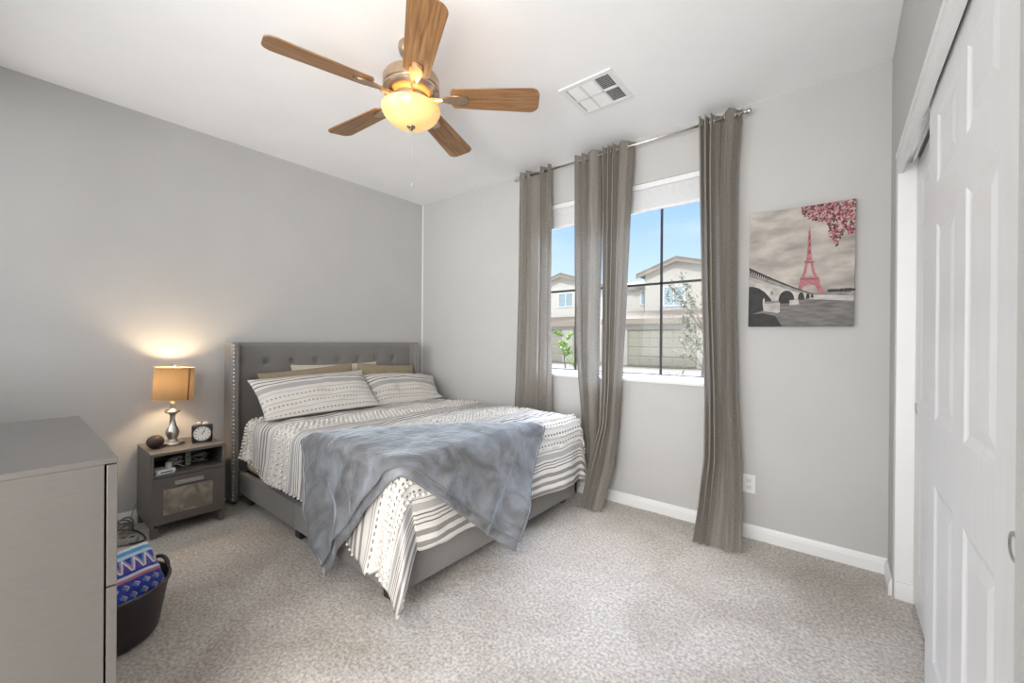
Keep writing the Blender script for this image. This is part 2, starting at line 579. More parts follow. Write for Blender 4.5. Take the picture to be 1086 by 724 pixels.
# window wall with the opening
WX0, WX1, WZ0, WZ1 = -2.10, -0.67, 0.955, 2.40
wb = MB()
wb.box(XL, WX0, YW, YW + T, -0.1, H)
wb.box(WX1, XR + 0.3, YW, YW + T, -0.1, H)
wb.box(WX0, WX1, YW, YW + T, -0.1, WZ0)
wb.box(WX0, WX1, YW, YW + T, WZ1, H)
struct(wb.build('wall_front', M_WALL), 'light grey wall around the window', 'wall')

# closet wall
CY0, CY1, CZ = 0.978, 2.715, 2.14
cb = MB()
cb.box(XR, XR + 0.10, CY1, YW, -0.1, H, 0.012, 3)
cb.box(XR, XR + 0.10, YB - T, CY0, -0.1, H, 0.012, 3)
cb.box(XR, XR + 0.10, CY0, CY1, CZ, H)
struct(cb.build('wall_right', M_WALL), 'light grey wall of the closet', 'wall')
cl = MB()
cl.box(0.95, 1.0, 0.2, YW, -0.05, H)
cl.box(XR + 0.1, 0.95, 0.2, 0.25, -0.05, H)
cl.box(XR + 0.1, 0.95, YW - 0.03, YW, -0.05, H)
cl.box(XR + 0.28, 0.95, 0.25, YW - 0.03, -0.05, 0.0)
struct(cl.build('wall_closet_inside', M_WALL))
# back wall, unseen: doorway widened and window opening added to let fill light in
bb = MB()
bb.box(XL, -3.50, YB - T, YB, -0.1, H)
bb.box(-1.40, -1.27, YB - T, YB, -0.1, H)
bb.box(-3.50, -1.40, YB - T, YB, -0.1, 1.0)
bb.box(-3.50, -1.40, YB - T, YB, 2.45, H)
bb.box(0.14, XR + 0.1, YB - T, YB, -0.1, H)
bb.box(-1.27, 0.14, YB - T, YB, 2.45, H)
struct(bb.build('wall_back', M_WALL))
hb = MB()
hb.box(-1.42, -1.32, -2.3, YB - T, -0.05, H)
hb.box(0.8, 0.9, -2.3, YB - T, -0.05, H)
hb.box(-2.6, 0.9, -2.4, -2.3, -0.05, H)
struct(hb.build('wall_hallway', M_WALL))


def baseboard(name, p0, p1, inward):
    """profiled skirting from p0 to p1 (xy), standing out along inward"""
    p0, p1, n = Vector((*p0, 0)), Vector((*p1, 0)), Vector((*inward, 0))
    prof = [(0, 0), (0.014, 0), (0.014, 0.055), (0.0105, 0.062), (0.0105, 0.068), (0.007, 0.076), (0.004, 0.084), (0, 0.084)]
    b2 = bmesh.new()
    r0 = [b2.verts.new(p0 + n * x + Vector((0, 0, z))) for x, z in prof]
    r1 = [b2.verts.new(p1 + n * x + Vector((0, 0, z))) for x, z in prof]
    for i in range(len(prof)):
        j = (i + 1) % len(prof)
        b2.faces.new((r0[i], r0[j], r1[j], r1[i]))
    b2.faces.new(r0); b2.faces.new(r1)
    bmesh.ops.recalc_face_normals(b2, faces=b2.faces)
    o = MB().merge(b2).build(name, M_WHITE)
    return struct(o, 'white profiled baseboard', 'baseboard')


baseboard('baseboard_front', (XL, YW), (XR, YW), (0, -1))
baseboard('baseboard_left', (XL, YB), (XL, YW), (1, 0))
baseboard('baseboard_right', (XR, YW - 0.014), (XR, CY1), (-1, 0))
baseboard('baseboard_back', (XL, YB), (-1.27, YB), (0, 1))
# inside-corner bead of caulk between head wall and window wall
struct(MB().tube([(XL + 0.004, YW - 0.004, 0.08), (XL + 0.004, YW - 0.004, H)], 0.008, 8).build('trim_1', M_WHITE))

# ---- closet: jamb, fascia, sliding doors
jb = MB()
jb.box(XR + 0.006, XR + 0.1, CY1 - 0.012, CY1, 0.0, CZ, 0.002)
jb.box(XR + 0.006, XR + 0.1, CY0, CY0 + 0.012, 0.0, CZ, 0.002)
jb.box(XR + 0.006, XR + 0.1, CY1 - 0.02, CY1 - 0.011, 0.0, 0.085, 0.002)
struct(jb.build('trim_2', M_WHITE))
fa = MB()
fa.box(XR + 0.003, XR + 0.024, CY0 + 0.012, CY1 - 0.012, 2.05, CZ, 0.003)
fa.box(XR - 0.003, XR + 0.012, CY0 + 0.012, CY1 - 0.012, 2.118, CZ + 0.004, 0.003)
struct(fa.build('trim_3', M_WHITE), 'white fascia above the sliding closet doors', 'trim')
tr = MB()
tr.box(XR + 0.03, XR + 0.098, CY0 + 0.012, CY1 - 0.012, 2.095, 2.11)
tr.box(XR + 0.045, XR + 0.049, CY0 + 0.012, CY1 - 0.012, 2.06, 2.095)
tr.box(XR + 0.085, XR + 0.089, CY0 + 0.012, CY1 - 0.012, 2.06, 2.095)
struct(tr.build('trim_4', M_CHROME), 'metal track of the sliding closet doors', 'trim')


def panel_door(name, x, y0, y1, z0, z1, label):
    """six-panel door, face towards -X at x, 32 mm thick"""
    w = y1 - y0
    st, mid = 0.155 * w / 0.98, 0.125 * w / 0.98
    pw = (w - 2 * st - mid) / 2
    cols = [(y0 + st, y0 + st + pw), (y0 + st + pw + mid, y1 - st)]
    rows = [(0.20, 0.775), (0.985, 1.62), (1.752, 1.972)]
    ys = sorted({y0, y1, *[v for q in cols for v in q]})
    zs = sorted({z0, z1, *[v for q in rows for v in q]})
    b2 = bmesh.new()
    V = {}

    def v(y, z, d=0.0):
        kx = (round(y, 5), round(z, 5), round(d, 5))
        if kx not in V:
            V[kx] = b2.verts.new((x + d, y, z))
        return V[kx]
    for i in range(len(ys) - 1):
        for j in range(len(zs) - 1):
            ya, yb_, za, zb = ys[i], ys[i + 1], zs[j], zs[j + 1]
            if (ya, yb_) in cols and (za, zb) in rows:
                # moulded recess then raised field
                steps = [(0, 0), (0.012, 0.0042), (0.022, 0.006), (0.027, 0.006), (0.058, 0.0015), (0.06, 0.0015)]
                for (i0, d0), (i1, d1) in zip(steps, steps[1:]):
                    q0 = [(ya + i0, za + i0), (yb_ - i0, za + i0), (yb_ - i0, zb - i0), (ya + i0, zb - i0)]
                    q1 = [(ya + i1, za + i1), (yb_ - i1, za + i1), (yb_ - i1, zb - i1), (ya + i1, zb - i1)]
                    for k2 in range(4):
                        l2 = (k2 + 1) % 4
                        b2.faces.new((v(*q0[k2], d0), v(*q0[l2], d0), v(*q1[l2], d1), v(*q1[k2], d1)))
                i1, d1 = steps[-1]
                b2.faces.new((v(ya + i1, za + i1, d1), v(yb_ - i1, za + i1, d1), v(yb_ - i1, zb - i1, d1), v(ya + i1, zb - i1, d1)))
            else:
                b2.faces.new((v(ya, za), v(yb_, za), v(yb_, zb), v(ya, zb)))
    bk = [b2.verts.new((x + 0.03, yy, z)) for yy, z in ((y0, z0), (y1, z0), (y1, z1), (y0, z1))]
    b2.faces.new(bk)
    # rim
    def rim(line, ba, bz):
        for p, q in zip(line, line[1:]):
            pass
    rimloop = [(y_, z0) for y_ in ys] + [(y1, z_) for z_ in zs[1:]] + [(y_, z1) for y_ in ys[::-1][1:]] + [(y0, z_) for z_ in zs[::-1][1:-1]]
    bkv = {}
    for yy, z in rimloop:
        kk = None
        for q in bk:
            if abs(q.co.y - yy) < 1e-6 and abs(q.co.z - z) < 1e-6:
                kk = q
        bkv[(yy, z)] = kk or b2.verts.new((x + 0.03, yy, z))
    nn = len(rimloop)
    for i in range(nn):
        p, q = rimloop[i], rimloop[(i + 1) % nn]
        b2.faces.new((v(*p), v(*q), bkv[q], bkv[p]))
    bmesh.ops.recalc_face_normals(b2, faces=b2.faces)
    return struct(MB().merge(b2).build(name, M_DOOR), label, 'door')


d1 = panel_door('door_1', XR + 0.032, 1.075, 2.035, 0.02, 2.075, 'white six panel sliding closet door in front')
d2 = panel_door('door_2', XR + 0.072, 1.775, 2.70, 0.02, 2.075, 'white six panel sliding closet door behind')


def pull(parent, x, y, z):
    MB().lathe([(0.0, 0.001), (0.018, 0.001), (0.022, -0.003), (0.026, -0.003), (0.027, 0.0), (0.027, 0.002)], 24,
               Matrix.Translation((x, y, z)) @ Matrix.Rotation(PI / 2, 4, 'Y')).build('finger_pull', M_NICKEL, parent, True)


pull(d1, XR + 0.032, 1.112, 0.875)
pull(d2, XR + 0.072, 2.655, 0.93)
d1.children[0]['label'] = 'round nickel finger pull'
d2.children[0]['label'] = 'round nickel finger pull'

# ---- window
wroot = bpy.data.objects.new('window_1', None)
COL.objects.link(wroot)
wroot.location = (0, 0, 0)
struct(wroot, 'two sash window with dark grid bars looking onto the street', 'window')
f = MB()
fy0, fy1 = YW + 0.070, YW + 0.115
f.box(WX0, WX1, fy0, fy1, WZ0, WZ0 + 0.03, 0.003)
f.box(WX0, WX1, fy0, fy1, WZ1 - 0.03, WZ1, 0.003)
f.box(WX0, WX0 + 0.03, fy0, fy1, WZ0, WZ1, 0.003)
f.box(WX1 - 0.03, WX1, fy0, fy1, WZ0, WZ1, 0.003)
f.box(-1.42, -1.345, fy0, fy1, WZ0, WZ1, 0.003)
f.build('window_frame', M_VINYL, wroot)
for n_, (xa, xb) in enumerate(((WX0 + 0.03, -1.42), (-1.345, WX1 - 0.03))):
    MB().box(xa, xb, fy0 + 0.022, fy0 + 0.026, WZ0 + 0.03, WZ1 - 0.03).build('window_pane', M_GLASS, wroot)
    xm = -1.742 if n_ == 0 else -1.025
    g = MB()
    g.box(xm - 0.008, xm + 0.008, fy0 + 0.010, fy0 + 0.022, WZ0 + 0.03, WZ1 - 0.03)
    g.box(xa, xb, fy0 + 0.010, fy0 + 0.022, 1.662 - 0.008, 1.662 + 0.008)
    g.box(xa, xb, fy0 + 0.008, fy0 + 0.026, WZ0 + 0.03, WZ0 + 0.036)
    g.build('grid_bars', M_BRONZE, wroot)
s = MB().box(WX0 - 0.012, WX1 + 0.012, YW - 0.022, YW + 0.072, WZ0 - 0.022, WZ0 + 0.002, 0.004)
s.build('window_sill', M_WHITE, wroot)

# ---- blind rolled up at the top of the window
sh = thing('roller_shade', 'raised white fabric window shade with a headrail above the panes', 'window shade', ((WX0 + WX1) / 2, YW + 0.03, 2.20))
hw = (WX1 - WX0) / 2 - 0.006
MB().box(-hw, hw, -0.036, 0.022, 0.158, 0.196, 0.004).build('headrail', M_WHITE, sh)
n1, n2 = 40, 12
P = np.zeros((n1, n2, 3)); UV = np.zeros((n1, n2, 2))
for i in range(n1):
    for j in range(n2):
        u, v_ = i / (n1 - 1), j / (n2 - 1)
        P[i, j] = (-hw + 0.01 + u * (2 * hw - 0.02), -0.008 + 0.006 * math.sin(j * PI), 0.158 - v_ * (0.150 + 0.006 * math.sin(u * 9)))
        UV[i, j] = (u * 1.4, v_ * .15)
grid_mesh('shade_fabric', P, UV, M_SHADECLOTH, sh)
MB().box(-hw + 0.008, hw - 0.008, -0.014, 0.010, -0.004, 0.012, 0.003).build('bottom_rail', M_WHITE, sh)

# ================================================================== CEILING FAN
FC = (-1.724, 1.311)
fan = thing('ceiling_fan', 'five blade oak and brushed nickel ceiling fan with glowing cream glass bowl', 'ceiling fan', (FC[0], FC[1], 2.32))
z0 = 2.32
def fz(*pr): return [(r, z - z0) for r, z in pr]
MB().lathe(fz((0, 2.739), (0.066, 2.739), (0.068, 2.72), (0.060, 2.695), (0.035, 2.672), (0.016, 2.665), (0.0, 2.665)), 36).build('canopy', M_FANMETAL, fan, 'auto')
MB().lathe(fz((0.013, 2.67), (0.013, 2.585)), 16).build('downrod', M_FANMETAL, fan, True)
MB().lathe(fz((0, 2.602), (0.03, 2.602), (0.034, 2.592), (0.105, 2.588), (0.132, 2.578), (0.142, 2.560), (0.142, 2.520), (0.136, 2.514), (0.142, 2.508),
              (0.142, 2.500), (0.128, 2.484), (0.110, 2.474), (0.095, 2.468), (0.095, 2.452), (0.07, 2.448), (0, 2.448)), 48).build('motor_housing', M_FANMETAL, fan, 'auto')
MB().lathe(fz((0.052, 2.452), (0.058, 2.436), (0.058, 2.424), (0.064, 2.418), (0.0, 2.418)), 32).build('light_fitter', M_FANMETAL, fan, 'auto')


def bowl_mat():
    mt, t, p = nodes('cream_glass_lit')
    n = t.nodes.new('ShaderNodeTexNoise'); n.inputs['Scale'].default_value = 9
    tcn = t.nodes.new('ShaderNodeTexCoord'); t.links.new(tcn.outputs['Object'], n.inputs['Vector'])
    r = t.nodes.new('ShaderNodeValToRGB')
    r.color_ramp.elements[0].position = 0.3; r.color_ramp.elements[0].color = (0.80, 0.50, 0.18, 1)
    r.color_ramp.elements[1].position = 0.75; r.color_ramp.elements[1].color = (0.90, 0.62, 0.27, 1)
    t.links.new(n.outputs['Fac'], r.inputs[0]); t.links.new(r.outputs[0], p.inputs['Base Color']); t.links.new(r.outputs[0], p.inputs['Emission Color'])
    p.inputs['Emission Strength'].default_value = 0.42
    p.inputs['Roughness'].default_value = 0.25
    return mt


bowl_prof = [(0.147, 2.418), (0.149, 2.413), (0.146, 2.400), (0.136, 2.380), (0.118, 2.360), (0.092, 2.342), (0.060, 2.331), (0.028, 2.327), (0.0, 2.326)]
inner = [(max(0, r - 0.004), z + 0.004) for r, z in bowl_prof[::-1][:-2]]
MB().lathe(fz(*bowl_prof, *inner), 48).build('glass_bowl', bowl_mat(), fan, True)
MB().lathe(fz((0, 2.330), (0.020, 2.329), (0.022, 2.324), (0.016, 2.318), (0.008, 2.315), (0.008, 2.308), (0, 2.306)), 20).build('finial', mat('dark_nickel', (0.35, 0.27, 0.2), 0.35, 1.0), fan, True)
ch = MB()
for kk in range(52):
    ch.ball((-0.015, 0.02, 2.31 - z0 - kk * 0.0052), 0.0011, 1)
ch.tube([(-0.015, 0.02, 2.43 - z0), (-0.015, 0.02, 2.04 - z0)], 0.0006, 6)
ch.lathe([(0, 0.012), (0.003, 0.01), (0.0045, 0), (0.003, -0.008), (0, -0.009)], 12, Matrix.Translation((-0.015, 0.02, 2.035 - z0)))
ch.build('pull_chain', mat('pale_chain', (0.55, 0.54, 0.52), 0.4, 0.3), fan, True)


def blade_outline():
    pts = []
    r0_, r1_, w0, w1 = 0.205, 0.658, 0.062, 0.078
    cr_ = 0.045
    pts.append((r0_ + 0.012, -w0)); 
    for i in range(8):
        t_ = i / 7
        pts.append((r0_ + 0.03 + (r1_ - cr_ - r0_ - 0.03) * t_, -(w0 + (w1 - w0) * t_)))
    for i in range(1, 9):
        a_ = -PI / 2 + PI / 2 * i / 8
        pts.append((r1_ - cr_ + cr_ * math.cos(a_), -w1 + cr_ + cr_ * math.sin(a_)))
    q = [(x, -y) for x, y in pts[::-1]]
    pts += q
    pts.append((r0_, w0 * 0.7)); pts.append((r0_, -w0 * 0.7))
    return pts


for kb, ang in enumerate((-103.9, -31.9, 40.1, 112.1, 184.1)):
    R_ = RZ(ang) @ Matrix.Translation((0, 0, 2.474 - z0)) @ Matrix.Rotation(math.radians(-12), 4, 'X')
    b2 = bmesh.new()
    pl = blade_outline()
    vs = [b2.verts.new((x, y, -0.003)) for x, y in pl]
    fc = b2.faces.new(vs)
    rr = bmesh.ops.extrude_face_region(b2, geom=[fc])
    for v in [g for g in rr['geom'] if isinstance(g, bmesh.types.BMVert)]:
        v.co.z = 0.003
    bmesh.ops.recalc_face_normals(b2, faces=b2.faces)
    ul = b2.loops.layers.uv.new('UVMap')
    for ff in b2.faces:
        for lp in ff.loops:
            lp[ul].uv = (lp.vert.co.x + kb * 1.7, lp.vert.co.y + kb * 0.37)
    bl = MB().merge(b2, R_).build('blade', M_OAK, fan)
    ir = MB()
    A_ = R_
    # iron: arm from the hub, widening to a rounded plate under the blade
    ir.prism([(0.10, -0.016), (0.15, -0.012), (0.185, -0.022), (0.215, -0.030), (0.255, -0.030), (0.275, -0.020), (0.280, 0.0), (0.275, 0.020), (0.255, 0.030),
              (0.215, 0.030), (0.185, 0.022), (0.15, 0.012), (0.10, 0.016)], -0.013, -0.0035, A_, 0.002)
    ir.prism([(0.262, -0.027), (0.285, -0.022), (0.292, 0), (0.285, 0.022), (0.262, 0.027), (0.270, 0)], -0.011, -0.0036, A_, 0.001)
    ir.tube([A_ @ Vector((0.085, 0, -0.004)), A_ @ Vector((0.11, 0, -0.016)), A_ @ Vector((0.16, 0, -0.014))], 0.010, 8)
    ir.build('blade_iron', M_FANMETAL, fan, 'auto')
light('fan_bulbs', 'POINT', (FC[0], FC[1], 2.400), FAN_W, (1.0, 0.74, 0.45), shadow_soft_size=0.03)

# ================================================================== CEILING VENT
vc = Vector((-1.16, 2.255, H))
vent = thing('ceiling_vent', 'white square ceiling air vent with six louvred panels', 'air vent', vc)
fr = MB()
S = 0.168
fr.box(-S, S, -S, -S + 0.032, -0.010, 0, 0.003)
fr.box(-S, S, S - 0.032, S, -0.010, 0, 0.003)
fr.box(-S, -S + 0.032, -S + 0.032, S - 0.032, -0.010, 0, 0.003)
fr.box(S - 0.032, S, -S + 0.032, S - 0.032, -0.010, 0, 0.003)
inn = S - 0.032
fr.box(-inn, inn, -0.007, 0.007, -0.010, 0, 0.001)
for xx in (-inn / 3, inn / 3):
    fr.box(xx - 0.006, xx + 0.006, -inn, inn, -0.010, 0, 0.001)
fr.build('vent_frame', M_WHITE, vent)
MB().box(-inn, inn, -inn, inn, -0.0012, -0.0002).build('backing', mat('vent_shadow', (0.10, 0.10, 0.10), 0.9), vent)
cw = (2 * inn) / 3
for ix in range(3):
    for iy in range(2):
        xa = -inn + ix * cw + 0.007; xb = -inn + (ix + 1) * cw - 0.007
        ya, yb_ = ((-inn, -0.008), (0.008, inn))[iy]
        lv = MB()
        nsl = 8
        for q in range(nsl):
            # vanes throw air outwards: the two columns by the closet lean the other way
            yy = ya + (q + 0.5) * (yb_ - ya) / nsl
            tilt = {0: -52, 1: -46, 2: 34}[ix]
            Mv = Matrix.Translation(((xa + xb) / 2, yy, -0.0045)) @ Matrix.Rotation(math.radians(tilt), 4, 'X')
            lv.box(-(xb - xa) / 2, (xb - xa) / 2, -0.0062, 0.0062, -0.0006, 0.0006, M=Mv)
        lv.build('louvre_panel', M_WHITE, vent)

# ================================================================== CURTAIN ROD AND CURTAINS
RY, RZL = YW - 0.085, 2.662
def rodz(x): return 2.672 - 0.016 * (x + 2.264) / 1.82
rod = thing('curtain_rod', 'slim brushed nickel curtain rod above the window', 'curtain rod', (-1.355, RY, 2.66))
def rl(x, y, z): return (x + 1.355, y - RY, z - 2.66)
MB().tube([rl(-2.235, RY, rodz(-2.235)), rl(-0.475, RY, rodz(-0.475))], 0.008, 12).build('rod', M_NICKEL, rod, True)
for xx, sg in ((-2.235, -1), (-0.475, 1)):
    MB().lathe([(0.0, -0.004), (0.009, -0.004), (0.009, 0.006), (0.013, 0.010), (0.009, 0.016), (0.016, 0.026), (0.020, 0.036), (0.015, 0.046), (0, 0.049)], 20,
               Matrix.Translation(rl(xx, RY, rodz(xx))) @ Matrix.Rotation(sg * PI / 2, 4, 'Y')).build('finial', M_NICKEL, rod, True)
for xx in (-2.225, -1.405, -0.492):
    z = rodz(xx)
    bk = MB()
    bk.box(*[v for p in zip(rl(xx - 0.012, YW - 0.006, z - 0.03), rl(xx + 0.012, YW, z + 0.03)) for v in p], 0.002)
    bk.tube([rl(xx, YW - 0.004, z - 0.008), rl(xx, RY, z - 0.014), rl(xx, RY - 0.012, z - 0.008)], 0.004, 8)
    bk.build('bracket', M_NICKEL, rod, True)


def curtain(label, keys, nodes_, seed, rings=True, omega=0.22):
    """keys: rows (z, xl, yl, xr, yr, amp) from top to bottom; nf folds; sheet hangs on the rod"""
    nf = (len(nodes_) - 1) / 2
    NS, NZ = int(nf * 30) + 1, 90
    ks = np.array(keys)
    zt, zb = ks[0, 0], ks[-1, 0]
    base = (float((ks[0, 1] + ks[0, 3]) / 2), RY, 0.0)
    P = np.zeros((NZ, NS, 3)); UV = np.zeros((NZ, NS, 2))
    for i in range(NZ):
        t_ = i / (NZ - 1)
        z = zt + (zb - zt) * t_
        r_ = [np.interp(-z, -ks[:, 0], ks[:, q]) for q in range(1, 6)]
        # smooth key interpolation
        for j in range(NS):
            s_ = j / (NS - 1)
            amp = r_[4] * 1.22
            w_ = np.interp(s_, nodes_, np.arange(len(nodes_)) * PI)
            jit = 0.35 * fbm(s_ * nf * 1.3 + seed, z * 0.55, seed, 2)
            w2 = w_ + jit * (0.25 + t_ * 1.8)
            wav = math.sin(w2)
            wav = -math.copysign(abs(wav) ** 0.7, wav)
            x = r_[0] + (r_[2] - r_[0]) * s_ + omega * amp * math.sin(2 * w2)
            y = r_[1] + (r_[3] - r_[1]) * s_ + amp * wav * (1 + 0.45 * fbm(s_ * 5, z * .4, seed + 9, 2) * t_)
            # small cloth ripple
            y += 0.004 * fbm(s_ * nf * 3, z * 3, seed + 4, 3)
            zz_ = z + rodz(x) - 2.662
            if t_ > 0.985:
                zz_ = max(zz_, 0.006)
            P[i, j] = (x - base[0], min(y, YW - 0.022) - base[1], max(zz_, 0.006))
            UV[i, j] = (s_ * 1.2, z)
    o = grid_mesh('curtain', P, UV, M_CURT, loc=base)
    tag(o, label, 'curtain', 'linen curtains on the rod')
    if rings:
        for s_ in nodes_[1:-1]:
            x = ks[0, 1] + (ks[0, 3] - ks[0, 1]) * s_
            b_ = MB()
            b_.tube([(x - base[0] + 0.0, 0 + 0.020 * math.cos(a_), rodz(x) + 0.020 * math.sin(a_)) for a_ in np.linspace(0, 2 * PI, 20, endpoint=False)], 0.0035, 6, closed=True)
            b_.build('grommet', M_NICKEL, o, True)
    return o


curtain('linen curtain at the left end of the rod, bottom hidden behind the bed',
        [(2.698, -2.215, RY, -1.885, RY, .034), (1.9, -2.215, RY, -1.875, RY, .038), (0.9, -2.235, RY - .01, -1.875, RY, .040), (0.3, -2.26, RY - .02, -1.87, RY, .04), (0.0, -2.26, RY - .03, -1.87, RY - .01, .04)],
        [0, .15, .24, .33, .68, .77, .92, 1], 1.0)
curtain('left linen curtain of the middle pair, falling past the foot of the bed',
        [(2.700, -1.665, RY, -1.425, RY, .036), (1.9, -1.655, RY, -1.435, RY, .036), (1.2, -1.635, RY, -1.455, RY, .036), (0.75, -1.595, RY, -1.455, RY, .030),
         (0.35, -1.55, RY - .01, -1.44, RY - .03, .026), (0.01, -1.485, RY - .09, -1.42, RY - .10, .024)],
        [0, .20, .27, .43, .50, .90, 1], 5.0)
curtain('right linen curtain of the middle pair, hem swept left on the carpet',
        [(2.700, -1.415, RY, -1.165, RY, .036), (2.2, -1.405, RY, -1.195, RY, .036), (1.5, -1.40, RY, -1.225, RY, .034), (0.9, -1.40, RY, -1.255, RY, .032), (0.60, -1.40, RY - .03, -1.265, RY - .02, .034),
         (0.3, -1.45, RY - .12, -1.275, RY - .06, .03), (0.01, -1.485, RY - .185, -1.315, RY - .20, .018)],
        [0, .10, .17, .27, .34, .44, .51, .82, 1], 9.0)
curtain('linen curtain at the right end of the rod beside the canvas picture',
        [(2.700, -0.725, RY, -0.475, RY, .038), (2.3, -0.715, RY, -0.50, RY, .038), (1.5, -0.695, RY, -0.50, RY, .036), (0.9, -0.675, RY, -0.485, RY, .034), (0.5, -0.67, RY - .03, -0.46, RY - .03, .034),
         (0.2, -0.685, RY - .13, -0.44, RY - .11, .026), (0.01, -0.695, RY - .21, -0.43, RY - .19, .016)],
        [0, .07, .13, .20, .26, .35, .60, .84, 1], 13.0)

# ================================================================== CANVAS PICTURE
PW, PH = 0.508, 0.700
pic = thing('canvas_picture', 'square canvas print of a pink tower, bridge and blossoms hanging right of the curtains', 'picture', (-0.187, YW - 0.019, 1.677))
pic.rotation_euler = (0, math.radians(0.6), 0)
MB().box(-PW / 2, PW / 2, -0.016, 0.017, -PH / 2, PH / 2, 0.002).build('canvas', mat('canvas_edge', (0.10, 0.09, 0.085), 0.8), pic)
pm = {
    'sky': mat('print_sky', (0.40, 0.365, 0.33), 0.7, var=0.42, scale=5.5, stretch=(1, 1, 2.2), detail=5),
    'water': mat('print_water', (0.16, 0.15, 0.145), 0.7, var=0.35, scale=14, stretch=(1, 1, 5)),
    'dark': mat('print_dark', (0.035, 0.032, 0.032), 0.7, var=0.3, scale=30),
    'stone': mat('print_stone', (0.48, 0.45, 0.42), 0.7, var=0.25, scale=20),
    'mid': mat('print_mid', (0.24, 0.225, 0.215), 0.7, var=0.3, scale=30),
    'pink': mat('print_pink', (0.40, 0.15, 0.155), 0.7, var=0.25, scale=60),
    'rose': mat('print_rose', (0.42, 0.13, 0.15), 0.7, var=0.3, scale=60),
    'wine': mat('print_wine', (0.16, 0.045, 0.06), 0.7, var=0.3, scale=60),
    'blush': mat('print_blush', (0.62, 0.36, 0.36), 0.7, var=0.2, scale=60),
}
pk = list(pm)
pb = bmesh.new()
layer = [0]


def poly(key, pts):
    """pts in picture units 0..1 (u right, v up)"""
    layer[0] += 1
    yy = -0.0163 - 0.0000035 * layer[0]
    vs = [pb.verts.new(((u - .5) * (PW - .002), yy, (v - .5) * (PH - .002))) for u, v in pts]
    fc = pb.faces.new(vs)
    fc.normal_update()
    if fc.normal.y > 0:
        fc.normal_flip()
    fc.material_index = pk.index(key)


poly('sky', [(0, 0), (1, 0), (1, 1), (0, 1)])
poly('water', [(0, 0), (1, 0), (1, .21), (.6, .235), (0, .24)])
poly('stone', [(.60, .225), (1, .20), (1, .245), (.80, .262), (.60, .268)])
poly('mid', [(.6, .262), (1, .24), (1, .268), (.8, .285), (.6, .275)])
for i in range(26):
    u = .78 + .22 * i / 25
    r_ = .012 + .01 * rnd.random()
    poly('dark', [(u + r_ * math.cos(q) * .9, .287 + r_ * math.sin(q) * .8) for q in np.linspace(0, 2 * PI, 7)[:-1]])
# tower
poly('pink', [(.590, .80), (.602, .80), (.604, .79), (.588, .79)])
poly('pink', [(.594, .825), (.599, .825), (.600, .80), (.593, .80)])
poly('pink', [(.586, .79), (.606, .79), (.613, .66), (.626, .545), (.570, .545), (.580, .66)])
poly('pink', [(.553, .548), (.643, .540), (.646, .522), (.551, .528)])
poly('pink', [(.563, .525), (.588, .525), (.575, .45), (.553, .405), (.527, .405), (.548, .46)])
poly('pink', [(.612, .525), (.636, .522), (.650, .46), (.678, .40), (.650, .40), (.625, .45)])
poly('pink', [(.520, .415), (.690, .405), (.697, .378), (.512, .385)])
poly('pink', [(.517, .385), (.560, .385), (.528, .31), (.505, .275), (.470, .275), (.500, .33)])
poly('pink', [(.645, .38), (.695, .378), (.715, .32), (.752, .265), (.712, .265), (.680, .31)])
arc = [(.605 + .095 * math.cos(q), .285 + .085 * math.sin(q)) for q in np.linspace(0, PI, 13)]
arc2 = [(.605 + .075 * math.cos(q), .285 + .062 * math.sin(q)) for q in np.linspace(PI, 0, 13)]
for i in range(12):
    poly('pink', [arc[i], arc[i + 1], arc2[11 - i], arc2[12 - i]])
poly('pink', [(.54, .384), (.67, .38), (.655, .355), (.56, .357)])
for vv in (.60, .66, .72):
    poly('wine', [(.592, vv), (.604, vv), (.605, vv + .035), (.594, vv + .035)])
poly('wine', [(.553, .536), (.643, .528), (.643, .523), (.553, .530)])
poly('wine', [(.520, .398), (.690, .390), (.692, .384), (.518, .391)])
# bridge
poly('stone', [(0, .415), (.25, .345), (.45, .295), (.62, .268), (.64, .235), (.5, .228), (.3, .215), (0, .20)])
poly('mid', [(0, .50), (.25, .40), (.45, .325), (.64, .265), (.64, .255), (.45, .300), (.25, .362), (0, .445)])
poly('dark', [(0, .525), (.25, .415), (.45, .335), (.64, .268), (.64, .263), (.45, .322), (.25, .392), (0, .478)])
for i in range(28):
    t_ = i / 28
    u = .55 * t_ ** .9
    hgt = .03 * (1 - t_)
    y_ = .49 - .40 * u * (1 - .1 * u)
    poly('stone', [(u, y_ - .012 * (1 - t_)), (u + .006, y_ - .012 * (1 - t_)), (u + .006, y_ + hgt * .35), (u, y_ + hgt * .35)])
def arch(u0, u1, v0, vt, vb):
    pts = [(u0 + (u1 - u0) * (.5 - .5 * math.cos(q)), v0 + (vt - v0) * math.sin(q)) for q in np.linspace(0, PI, 16)]
    poly('dark', pts[::-1] + [(u0, vb), (u1, vb)][0:2])
poly('dark', [(0, .355), (.05, .352), (.11, .335), (.17, .300), (.22, .252), (.24, .225), (.24, .16), (.12, .13), (0, .10)])
arch(.31, .465, .225, .305, .195)
arch(.50, .56, .235, .285, .222)
arch(.575, .61, .24, .275, .23)
arch(.62, .645, .243, .268, .236)
poly('stone', [(.155, .215), (.31, .222), (.325, .205), (.325, .125), (.30, .115), (.16, .135), (.15, .20)])
poly('mid', [(.155, .215), (.31, .222), (.325, .205), (.15, .198)])
poly('stone', [(.42, .222), (.505, .226), (.512, .185), (.42, .178)])
poly('stone', [(.150, .19), (.165, .19), (.17, .235), (.162, .25), (.152, .235)])
poly('dark', [(0, 0), (.35, 0), (.28, .09), (.16, .115), (0, .11)])
poly('mid', [(.225, .27), (.26, .275), (.255, .30), (.23, .31)])
